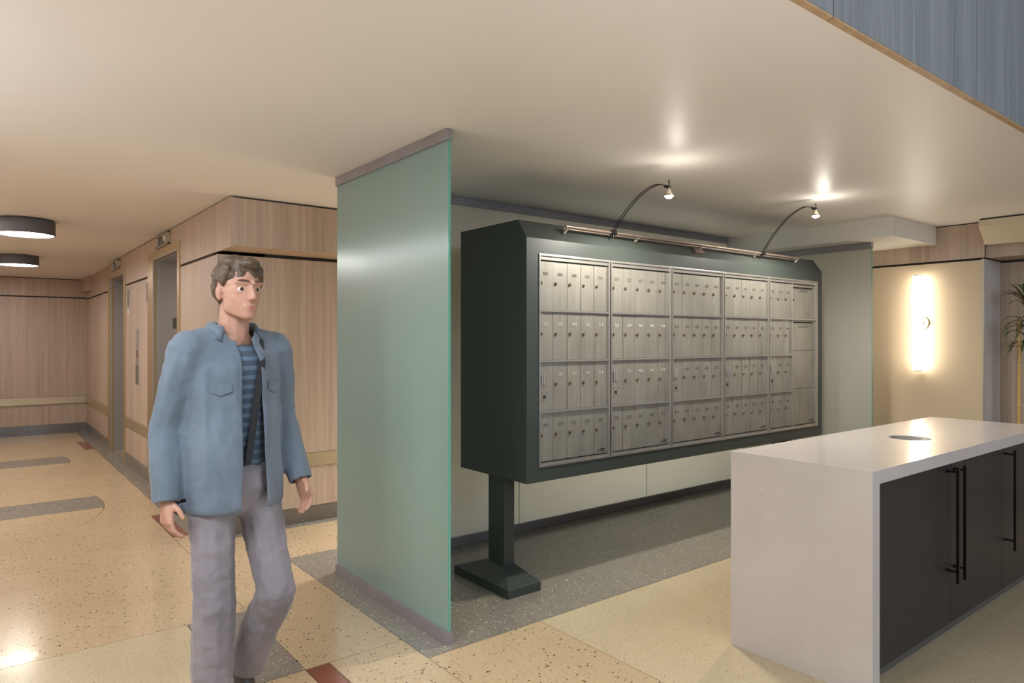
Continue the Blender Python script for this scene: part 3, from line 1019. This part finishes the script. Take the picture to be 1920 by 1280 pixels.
# ------------------------------------------------------------------ elevator signals
for (y0, y1, z0, z1, lab) in ((6.80, 7.37, 2.316, 2.430, 'steel floor indicator box above the nearer elevator doorway'),
                              (9.50, 10.05, 2.316, 2.425, 'steel floor indicator box above the farther elevator doorway')):
    e = thing('floor_indicator', (XW, (y0 + y1) / 2, z0), lab, 'elevator indicator', 'elevator floor indicators')
    MB().box(XW - 0.020, XW - 0.0005, y0, y1, z0, z0 + 0.014).box(XW - 0.020, XW - 0.0005, y0, y1, z1 - 0.014, z1).box(XW - 0.020, XW - 0.0005, y0, y0 + 0.03, z0, z1).box(XW - 0.020, XW - 0.0005, y1 - 0.03, y1, z0, z1).build('bezel', M['champagne'], e, 0.002)
    box('display', M['dial'], XW - 0.008, XW - 0.0006, y0 + 0.03, y1 - 0.03, z0 + 0.014, z1 - 0.014, e)
    for ya, yb in ((y0 + 0.045, y0 + 0.12), (y1 - 0.12, y1 - 0.045)):
        box('lens', M['alu'], XW - 0.024, XW - 0.008, ya, yb, z0 + 0.018, z1 - 0.018, e, 0.002)
    MB().prism([(y0 + 0.14, z1 - 0.016), (y0 + 0.30, z1 - 0.016), (y0 + 0.17, z0 + 0.016)], 0, XW - 0.011, XW - 0.0075).build('arrow', M['plaster'], e)
for (y, z0, z1, lab, key) in ((8.93, 1.81, 2.035, 'slim steel sign plate beside the farther elevator doorway', True),
                              (7.825, 1.83, 2.05, 'slim steel sign plate beside the nearer elevator doorway', False)):
    e = thing('sign_plate', (XW, y, z0), lab, 'sign plate', 'slim plates beside the elevators')
    box('plate', M['alu'], XW - 0.006, XW - 0.0005, y - 0.05, y + 0.05, z0, z1, e, 0.001)
    box('inlay', M['toe'], XW - 0.008, XW - 0.006, y - 0.03, y + 0.03, z0 + 0.02, z1 - 0.02, e)
    if key:
        box('key_plate', M['plaster'], XW - 0.006, XW - 0.0005, y - 0.045, y + 0.045, z0 - 0.075, z0 - 0.015, e, 0.001)
        MB().tube([(XW - 0.006, y, z0 - 0.045), (XW - 0.009, y, z0 - 0.045)], 0.009, 10).build('key_switch', M['hole'], e)
e = thing('call_panel', (XW, 8.38, 0.96), 'tall narrow steel call button panel between the elevator doorways', 'call panel')
box('plate', M['steel'], XW - 0.008, XW - 0.0005, 8.30, 8.455, 0.955, 1.56, e, 0.002)
box('lower_plate', M['toe'], XW - 0.010, XW - 0.008, 8.31, 8.445, 0.965, 1.16, e)
box('fire_notice', M['red'], XW - 0.0095, XW - 0.008, 8.32, 8.43, 1.24, 1.33, e)
for zz in (1.03, 1.10, 1.20):
    MB().tube([(XW - 0.008, 8.378, zz), (XW - 0.016, 8.378, zz)], 0.02, 16).build('call_button', M['nickel'], e)

# ------------------------------------------------------------------ potted dracaena
PX, PY = 6.905, 1.845
pt = thing('potted_dracaena', (PX, PY, 0), 'tall potted dracaena with arching leaves tied to a bamboo stake', 'plant')
MB().lathe([(0.0, 0.0), (0.13, 0.0), (0.15, 0.03), (0.19, 0.36), (0.195, 0.38), (0.18, 0.38), (0.172, 0.33), (0.0, 0.33)], (PX, PY, 0.001), 36).build('pot', M['pot'], pt)
MB().lathe([(0.0, 0.345), (0.174, 0.335)], (PX, PY, 0.001), 30).build('soil', M['soil'], pt)
MB().tube([(PX, PY, 0.33), (PX + 0.012, PY - 0.006, 0.8), (PX - 0.01, PY - 0.01, 1.3), (PX - 0.005, PY + 0.004, 1.74)], [0.030, 0.026, 0.023, 0.016], 14).build('trunk', M['trunk'], pt)
MB().tube([(PX - 0.02, PY + 0.052, 0.30), (PX - 0.02, PY + 0.047, 1.625)], 0.0125, 12).build('stake', M['stake'], pt)
for zz in (0.9, 1.23, 1.52):
    MB().tube([(PX - 0.018 + 0.045 * math.cos(a), PY + 0.022 + 0.05 * math.sin(a), zz) for a in [2 * PI * k / 16 for k in range(17)]], 0.0022, 6).build('tie', M['plaster'], pt)
rl = random.Random(11)


def leaf(base, az, length, width, up, droop, m):
    nseg = 8
    p = Vector(base)
    el = up
    vs = []
    d = Vector((math.cos(az), math.sin(az), 0))
    side = Vector((-math.sin(az), math.cos(az), 0))
    step = length / nseg
    for k in range(nseg + 1):
        u = k / nseg
        wd = width * (0.45 + 1.3 * u) * (1 - u) ** 0.6 if u < 1 else 0.0005
        nn = d * (-math.sin(el)) + Vector((0, 0, 1)) * math.cos(el)
        vs += [p - side * wd * 0.5 + nn * wd * 0.22, p, p + side * wd * 0.5 + nn * wd * 0.22]
        p = p + (d * math.cos(el) + Vector((0, 0, math.sin(el)))) * step
        el -= droop / nseg * (0.5 + u)
    fs = []
    for k in range(nseg):
        for c in range(2):
            a = k * 3 + c
            fs.append((a, a + 1, a + 4, a + 3))
    b = MB().add(vs, fs, True)
    o = b.build('leaf', m, pt, fix=False)
    return o


for (cx_, cy_, cz, cnt, ln0) in ((PX - 0.005, PY + 0.004, 1.74, 30, 0.30), (PX - 0.01, PY - 0.004, 1.55, 20, 0.32), (PX - 0.008, PY - 0.01, 1.40, 18, 0.34)):
    for k in range(cnt):
        az = 2 * PI * (k * 0.381966) + rl.uniform(-0.3, 0.3)
        upper = cz > 1.7
        leaf((cx_, cy_, cz + rl.uniform(-0.04, 0.05)), az, min(ln0 * rl.uniform(0.8, 1.1), 0.22 if (math.cos(az) > 0.4 or math.sin(az) > 0.6) else 9), rl.uniform(0.018, 0.026),
             R(rl.uniform(35, 75)) if upper else R(rl.uniform(10, 50)), R(rl.uniform(45, 120)) if upper else R(rl.uniform(110, 170)),
             M['leaf'] if rl.random() < 0.7 else M['leaf_red'])


# ------------------------------------------------------------------ the walking man
def hull(items):
    """convex hull of ellipsoids given as (centre, radius or (rx, ry, rz))."""
    bm = bmesh.new()
    for c, r in items:
        rx, ry, rz = r if isinstance(r, tuple) else (r, r, r)
        bmesh.ops.create_icosphere(bm, subdivisions=2, radius=1.0, matrix=Matrix.Translation(Vector(c)) @ Matrix.Diagonal((rx, ry, rz, 1)))
    if len(items) > 1:
        r_ = bmesh.ops.convex_hull(bm, input=bm.verts[:])
        dele = [g for g in r_['geom_interior'] + r_['geom_unused'] if isinstance(g, bmesh.types.BMVert)]
        bmesh.ops.delete(bm, geom=list(set(dele)), context='VERTS')
    return bm


def blob(name, hulls, voxel, m, parent, smooth=4, displace=None, cut=None, solid=0.0, planes=()):
    me = bpy.data.meshes.new(name)
    allbm = bmesh.new()
    for h in hulls:
        hb = hull(h)
        tmp = bpy.data.meshes.new('tmp')
        hb.to_mesh(tmp)
        hb.free()
        allbm.from_mesh(tmp)
        bpy.data.meshes.remove(tmp)
    bmesh.ops.recalc_face_normals(allbm, faces=allbm.faces)
    allbm.to_mesh(me)
    allbm.free()
    ob = bpy.data.objects.new(name, me)
    COL.objects.link(ob)
    md = ob.modifiers.new('remesh', 'REMESH')
    md.mode = 'VOXEL'
    md.voxel_size = voxel
    if smooth:
        sm = ob.modifiers.new('smooth', 'SMOOTH')
        sm.factor = 0.5
        sm.iterations = smooth
    new = bpy.data.meshes.new_from_object(ob.evaluated_get(bpy.context.evaluated_depsgraph_get()))
    bpy.data.objects.remove(ob, do_unlink=True)
    bpy.data.meshes.remove(me)
    new.name = name
    bm = bmesh.new()
    bm.from_mesh(new)
    if displace:
        bm.normal_update()
        mv = [(v, displace(v.co, v.normal)) for v in bm.verts]
        for v, dd in mv:
            v.co += v.normal * dd
    for co, no, near in planes:          # clean edges where the cloth ends
        gf = [f for f in bm.faces if near(f.calc_center_median())]
        ge = list({e for f in gf for e in f.edges})
        gv = list({v for f in gf for v in f.verts})
        bmesh.ops.bisect_plane(bm, geom=gf + ge + gv, plane_co=co, plane_no=no, dist=1e-5)
    if cut:
        bmesh.ops.delete(bm, geom=[f for f in bm.faces if cut(f.calc_center_median())], context='FACES')
    if cut:                              # drop loose scraps left by the cut
        seen, isl = set(), []
        for f0_ in bm.faces:
            if f0_ in seen:
                continue
            st, comp = [f0_], []
            seen.add(f0_)
            while st:
                f = st.pop()
                comp.append(f)
                for e in f.edges:
                    for g in e.link_faces:
                        if g not in seen:
                            seen.add(g)
                            st.append(g)
            isl.append(comp)
        big = max(len(c_) for c_ in isl)
        scraps = [f for c_ in isl if len(c_) < 0.05 * big for f in c_]
        if scraps:
            bmesh.ops.delete(bm, geom=scraps, context='FACES')
    for f in bm.faces:
        f.smooth = True
    bm.to_mesh(new)
    bm.free()
    new.materials.clear()
    new.materials.append(m)
    o = bpy.data.objects.new(name, new)
    COL.objects.link(o)
    o.parent = parent
    if solid:
        s = o.modifiers.new('thickness', 'SOLIDIFY')
        s.thickness = solid
        s.offset = -1.0
    return o


FACE = math.atan2(-0.979, 0.206)
pe = bpy.data.objects.new('person', None)
pe.location = (0.775, 2.69, 0)
pe.rotation_euler = (0, 0, FACE)
COL.objects.link(pe)
pe['label'] = 'young man in a blue denim jacket and grey chinos walking past the frosted glass'
pe['category'] = 'person'

SH = {s: Vector((-0.015, 0.170 * s, 1.405)) for s in (-1, 1)}
EL = {-1: Vector((-0.070, -0.222, 1.135)), 1: Vector((-0.045, 0.222, 1.135))}
WR = {-1: Vector((-0.025, -0.238, 0.895)), 1: Vector((0.075, 0.232, 0.910))}
HIP = {s: Vector((0.0, 0.092 * s, 0.90)) for s in (-1, 1)}
KN = {-1: Vector((0.045, -0.100, 0.49)), 1: Vector((0.135, 0.090, 0.505))}
AN = {-1: Vector((0.030, -0.105, 0.085)), 1: Vector((-0.080, 0.085, 0.165))}
HX = 0.035  # head carried a little forward


def V(x, y, z):
    return Vector((x + HX, y, z - 0.018))


def hand(s):
    """five curled fingers on a palm hanging from wrist s (thumb towards the front)."""
    w_ = WR[s]
    fwd = (WR[s] - EL[s]).normalized()
    front = Vector((1, 0, 0))
    front = (front - fwd * front.dot(fwd)).normalized()
    inner = Vector((0, -s, 0))
    inner = (inner - fwd * inner.dot(fwd) - front * inner.dot(front)).normalized()
    H_ = []
    pb = w_ + fwd * 0.045
    H_.append([(w_ + fwd * 0.0, (0.020, 0.024, 0.020)), (pb + front * 0.022, 0.0155), (pb - front * 0.022, 0.0145),
               (w_ + fwd * 0.095 + front * 0.030, 0.0115), (w_ + fwd * 0.088 - front * 0.032, 0.0105)])
    for k, (off, ln) in enumerate(((0.031, 0.070), (0.0105, 0.078), (-0.0105, 0.072), (-0.0310, 0.056))):
        b_ = w_ + fwd * (0.092 - 0.004 * k) + front * off
        p1 = b_ + (fwd * 0.92 + inner * 0.30).normalized() * ln * 0.45
        p2 = p1 + (fwd * 0.70 + inner * 0.70).normalized() * ln * 0.33
        p3 = p2 + (fwd * 0.42 + inner * 0.90).normalized() * ln * 0.24
        H_ += [[(b_, 0.0092), (p1, 0.0086)], [(p1, 0.0086), (p2, 0.0078)], [(p2, 0.0078), (p3, 0.0068)]]
    t0 = w_ + fwd * 0.030 + front * 0.024 + inner * 0.006
    t1 = t0 + (fwd * 0.62 + front * 0.70 + inner * 0.30).normalized() * 0.040
    t2 = t1 + (fwd * 0.88 + front * 0.25 + inner * 0.35).normalized() * 0.030
    H_ += [[(t0, 0.0125), (t1, 0.0100)], [(t1, 0.0100), (t2, 0.0080)]]
    return H_


body = []
body.append([(V(-0.012, 0, 1.672), (0.097, 0.076, 0.086))])
body.append([(V(0.020, 0, 1.650), (0.068, 0.067, 0.070)), (V(0.032, 0, 1.605), (0.056, 0.055, 0.045)), (V(0.062, 0, 1.556), (0.024, 0.026, 0.020)),
             (V(0.004, 0.047, 1.580), 0.016), (V(0.004, -0.047, 1.580), 0.016)])
body.append([(V(0.090, 0, 1.660), 0.0085), (V(0.108, 0, 1.620), 0.0105), (V(0.092, 0, 1.612), 0.012)])
for s in (-1, 1):
    body.append([(V(0.100, 0.011 * s, 1.6155), 0.0082)])
    body.append([(V(0.082, 0.014 * s, 1.676), 0.0105), (V(0.071, 0.046 * s, 1.676), 0.010)])
    body.append([(V(0.044, 0.038 * s, 1.622), (0.021, 0.019, 0.022)), (V(0.040, 0.030 * s, 1.590), (0.02, 0.018, 0.02))])
    body.append([(V(0.0690, 0.020 * s, 1.6615), (0.0125, 0.006, 0.0055)), (V(0.0700, 0.032 * s, 1.6630), (0.0130, 0.008, 0.0055)), (V(0.0640, 0.043 * s, 1.6590), (0.010, 0.006, 0.005))])
    body.append([(V(0.0680, 0.022 * s, 1.6405), (0.0110, 0.006, 0.0045)), (V(0.0680, 0.032 * s, 1.6395), (0.0115, 0.008, 0.0045)), (V(0.0620, 0.043 * s, 1.6425), (0.010, 0.006, 0.0045))])
    body.append([(V(-0.008, 0.076 * s, 1.640), (0.016, 0.009, 0.027)), (V(-0.004, 0.074 * s, 1.620), (0.010, 0.007, 0.012))])
body.append([(V(0.080, 0, 1.590), (0.012, 0.026, 0.010)), (V(0.078, 0, 1.576), (0.012, 0.021, 0.009))])
body.append([(V(-0.030, 0, 1.60), 0.052), (Vector((-0.012, 0, 1.45)), 0.058)])
body.append([(Vector((-0.015, 0.08, 1.41)), 0.036), (Vector((-0.015, -0.08, 1.41)), 0.036), (Vector((-0.012, 0, 1.455)), 0.056)])
body.append([(Vector((0, 0, 1.32)), (0.100, 0.150, 0.10)), (Vector((0, 0, 1.05)), (0.088, 0.130, 0.10)), (Vector((0, 0, 0.93)), (0.080, 0.116, 0.07))])
for s in (-1, 1):
    body += [[(SH[s] - Vector((0, 0.02 * s, 0.02)), 0.040), (EL[s], 0.036)], [(EL[s], 0.040), (WR[s], 0.026)]]
    body += [[(HIP[s], 0.062), (KN[s], 0.048)], [(KN[s], 0.047), (AN[s], 0.034)]]
    body.append([(SH[s] - Vector((0, 0.03 * s, 0.025)), 0.040), (Vector((0, 0.08 * s, 1.34)), 0.06)])
    body += hand(s)
blob('body', body, 0.0040, M['skin'], pe, smooth=3)
for s in (-1, 1):
    eb = MB().lathe([(0.0, -0.0125)] + [(0.0125 * math.sin(a), -0.0125 * math.cos(a)) for a in [PI * k / 10 for k in range(1, 10)]] + [(0.0, 0.0125)], V(0.0690, 0.031 * s, 1.651), 16).build('eye', M['eye_white'], None)
    eb.parent = pe
    ir = MB().tube([V(0.0790, 0.031 * s - 0.001, 1.651), V(0.0822, 0.031 * s - 0.001, 1.651)], [0.0070, 0.0050], 14).build('iris', M['iris'], None)
    ir.parent = eb
    blob('eyebrow', [[(V(0.0905, 0.016 * s, 1.680), (0.004, 0.006, 0.0035)), (V(0.0865, 0.034 * s, 1.6835), (0.004, 0.006, 0.0035)), (V(0.0765, 0.047 * s, 1.680), (0.003, 0.004, 0.003))]], 0.002, M['hair'], pe, 1)
blob('lips', [[(V(0.0895, 0.0, 1.5875), (0.0035, 0.012, 0.0035)), (V(0.083, 0.019, 1.586), 0.0022), (V(0.083, -0.019, 1.586), 0.0022)],
              [(V(0.0880, 0.0, 1.5795), (0.0035, 0.011, 0.004)), (V(0.083, 0.017, 1.5825), 0.002), (V(0.083, -0.017, 1.5825), 0.002)]], 0.0015, M['lip'], pe, 2)


def nz3(p, s, zs=1.0, off=0.0):
    return noise.fractal(Vector((p.x * s + off, p.y * s, p.z * s * zs)), 1.0, 2.0, 3)


hair = [[(V(-0.022, 0, 1.705), (0.098, 0.084, 0.072)), (V(-0.050, 0, 1.650), (0.064, 0.076, 0.060))],
        [(V(0.040, 0.012, 1.745), (0.048, 0.052, 0.028)), (V(-0.03, 0.0, 1.752), (0.07, 0.062, 0.032))],
        [(V(0.015, 0.074, 1.690), (0.022, 0.010, 0.032)), (V(0.018, 0.066, 1.725), (0.03, 0.014, 0.02))],
        [(V(0.015, -0.074, 1.690), (0.022, 0.010, 0.032)), (V(0.018, -0.066, 1.725), (0.03, 0.014, 0.02))]]
blob('hair', hair, 0.004, M['hair'], pe, 2, displace=lambda p, n_: 0.007 * nz3(p, 34, 0.5))

blob('shirt', [[(Vector((0.002, 0, 1.33)), (0.112, 0.162, 0.11)), (Vector((0.002, 0, 1.05)), (0.104, 0.146, 0.10)), (Vector((0, 0, 0.94)), (0.098, 0.138, 0.07))],
               [(Vector((-0.012, 0, 1.44)), (0.074, 0.078, 0.04)), (Vector((0, 0, 1.36)), (0.09, 0.14, 0.08))]],
     0.008, M['tee'], pe, 3, displace=lambda p, n_: 0.006 * nz3(p, 9, 0.6),
     planes=[(Vector((0, 0, 0.945)), Vector((0, 0, 1)), lambda c: c.z < 1.0)],
     cut=lambda c: c.z < 0.945 or (c.z > 1.445 + 0.3 * c.x * -1 and math.hypot(c.x + 0.012, c.y) < 0.09))

jk = [[(Vector((-0.005, 0, 1.335)), (0.134, 0.186, 0.115)), (Vector((-0.002, 0, 1.05)), (0.140, 0.174, 0.12)), (Vector((0.0, 0, 0.84)), (0.158, 0.190, 0.09))],
      [(Vector((-0.015, 0.150, 1.420)), 0.062), (Vector((-0.015, -0.150, 1.420)), 0.062), (Vector((-0.02, 0, 1.45)), (0.085, 0.09, 0.05)), (Vector((0, 0, 1.33)), (0.12, 0.17, 0.09))]]
for s in (-1, 1):
    wrx = WR[s] + (WR[s] - EL[s]).normalized() * 0.035
    jk += [[(SH[s], 0.076), (EL[s], 0.062)], [(EL[s], 0.062), (wrx, 0.047)]]


def on_arm(s, c):
    a, b = EL[s], WR[s] + (WR[s] - EL[s]).normalized() * 0.12
    t_ = max(0.0, min(1.0, (c - a).dot(b - a) / (b - a).length_squared))
    return (c - (a + (b - a) * t_)).length < 0.078 and c.z < 1.0 and abs(c.y) > (0.188 if c.z > 0.865 else 0.212)


def leg_near(s, c):
    return (c - AN[s]).length < 0.16 and c.y * s > 0


JP = [(Vector((0, 0, 0.825)), Vector((0, 0, 1)), lambda c: not on_arm(1, c) and not on_arm(-1, c)),
      (Vector((0, 0.038, 1.42)), Vector((0, 1, 0.030)), lambda c: c.x > 0.0 and abs(c.y) < 0.12),
      (Vector((0, -0.030, 1.42)), Vector((0, 1, -0.030)), lambda c: c.x > 0.0 and abs(c.y) < 0.12)]
for s in (-1, 1):
    JP.append((WR[s] + (WR[s] - EL[s]).normalized() * 0.018, (WR[s] - EL[s]).normalized(), lambda c, s=s: on_arm(s, c)))


def jacket_cut(c):
    if c.z < 0.825 and not on_arm(1, c) and not on_arm(-1, c):
        return True
    if math.hypot(c.x + 0.005, c.y) < 0.078 and c.z > 1.42:
        return True
    wdt = 0.034 + 0.030 * (1.42 - c.z)
    if c.x > 0.03 and abs(c.y - 0.004) < wdt and c.z < 1.50:
        return True
    for s in (-1, 1):
        dr = (WR[s] - EL[s]).normalized()
        if (c - WR[s]).dot(dr) > 0.018 and on_arm(s, c):
            return True
    return False


jo = blob('jacket', jk, 0.008, M['denim'], pe, 3, displace=lambda p, n_: 0.012 * nz3(p, 7, 0.45, 3.0) + 0.004 * abs(nz3(p + Vector((p.z * 0.3, 0, 0)), 13, 1.1)), cut=jacket_cut, solid=0.006, planes=JP)
# collar, placket seams and pocket flaps
cb = MB()
ring = [(-0.012 + 0.083 * math.cos(a), 0.085 * math.sin(a)) for a in [R(48) + (2 * PI - R(96)) * k / 24 for k in range(25)]]
vs, fs = [], []
for k, (x_, y_) in enumerate(ring):
    ux, uy = (x_ + 0.012) / 0.083, y_ / 0.085
    zc = 1.475 - 0.028 * max(0, ux)
    for dr, dz in ((-0.010, -0.01), (-0.006, 0.035), (0.002, 0.040), (0.030, -0.012), (0.020, -0.014), (0.0, 0.022)):
        vs.append((x_ + ux * dr, y_ + uy * dr, zc + dz))
for k in range(24):
    for j in range(6):
        fs.append((k * 6 + j, k * 6 + (j + 1) % 6, (k + 1) * 6 + (j + 1) % 6, (k + 1) * 6 + j))
fs += [(0, 1, 2, 3, 4, 5), tuple(24 * 6 + j for j in (5, 4, 3, 2, 1, 0))]
co = cb.add(vs, fs, True).build('collar', M['denim'])
co.parent = jo
for s in (-1, 1):
    fl = MB()
    fl.add([(0.122, 0.075 * s, 1.292), (0.098, 0.145 * s, 1.290), (0.099, 0.145 * s, 1.262), (0.118, 0.110 * s, 1.248), (0.125, 0.075 * s, 1.262)], [(0, 1, 2, 3, 4)])
    fo = fl.build('pocket_flap', M['denim'])
    fo.parent = jo
    sd = fo.modifiers.new('thickness', 'SOLIDIFY')
    sd.thickness = 0.010
    sd.offset = 0
    sw = fo.modifiers.new('wrap', 'SHRINKWRAP')
    sw.target = jo
    sw.offset = 0.004
    sw.wrap_mode = 'OUTSIDE_SURFACE'

# a dark cross-body strap down the front
sp = MB()
pts = [(-0.05, 0.115, 1.478), (0.05, 0.075, 1.452), (0.118, 0.045, 1.36), (0.126, 0.018, 1.22), (0.120, 0.004, 1.10), (0.118, -0.012, 0.99)]
vs, fs = [], []
for k, p_ in enumerate(pts):
    for dy, dx in ((-0.013, 0.0), (0.013, 0.0), (0.013, 0.004), (-0.013, 0.004)):
        vs.append((p_[0] + dx, p_[1] + dy, p_[2]))
for k in range(len(pts) - 1):
    for j in range(4):
        fs.append((k * 4 + j, k * 4 + (j + 1) % 4, (k + 1) * 4 + (j + 1) % 4, (k + 1) * 4 + j))
fs += [(0, 1, 2, 3), tuple(4 * (len(pts) - 1) + j for j in (3, 2, 1, 0))]
so = sp.add(vs, fs).build('strap', M['strap'])
so.parent = pe

tr = [[(Vector((0.0, 0, 0.96)), (0.112, 0.150, 0.06)), (Vector((-0.004, 0, 0.90)), (0.122, 0.154, 0.09)), (Vector((0, 0, 0.83)), (0.095, 0.130, 0.05))]]
for s in (-1, 1):
    tr += [[(HIP[s] - Vector((0, 0, 0.03)), 0.086), (KN[s], 0.077)], [(KN[s], 0.079), (AN[s] + (KN[s] - AN[s]) * 0.02, 0.070)]]


def trouser_cut(c):
    if c.z > 0.995:
        return True
    for s in (-1, 1):
        dr = (AN[s] - KN[s]).normalized()
        if (c - AN[s]).dot(dr) > 0 and leg_near(s, c):
            return True
    return False


blob('trousers', tr, 0.007, M['chino'], pe, 3, displace=lambda p, n_: 0.010 * nz3(p, 7, 0.35, 9.0) + 0.004 * nz3(p, 20, 1.2), cut=trouser_cut, solid=0.004,
     planes=[(AN[s], (AN[s] - KN[s]).normalized(), lambda c, s=s: leg_near(s, c)) for s in (-1, 1)])
for s in (-1, 1):
    a = AN[s]
    dwn = (AN[s] - KN[s]).normalized()
    pitch = R(0) if s < 0 else R(62)
    f = Vector((math.cos(pitch), 0, -math.sin(pitch)))
    u = Vector((math.sin(pitch), 0, math.cos(pitch)))
    hz = 0.083
    sh = blob('shoe', [[(a - u * (hz - 0.044) - f * 0.045, (0.034, 0.034, 0.030)), (a - u * (hz - 0.050) + f * 0.03, (0.04, 0.036, 0.034)), (a - u * 0.01, 0.040)],
                       [(a - u * (hz - 0.044) - f * 0.02, 0.034), (a - u * (hz - 0.044) + f * 0.12, (0.038, 0.042, 0.030)), (a - u * (hz - 0.058) + f * 0.06, 0.036)]],
              0.006, M['shoe'], pe, 3)
    n_ = 20
    ol = [(-0.078 + 0.0, 0.0)]
    pts = [a - u * (hz - 0.002) + f * (0.045 + 0.125 * math.cos(2 * PI * k / n_)) + Vector((0, 1, 0)) * (0.040 * math.sin(2 * PI * k / n_)) for k in range(n_)]
    top_ = [p_ + u * 0.022 for p_ in pts]
    so_ = MB().add(pts + top_, [tuple(range(n_ - 1, -1, -1)), tuple(range(n_, 2 * n_))] + [(k, (k + 1) % n_, n_ + (k + 1) % n_, n_ + k) for k in range(n_)]).build('sole', M['sole'])
    so_.parent = sh
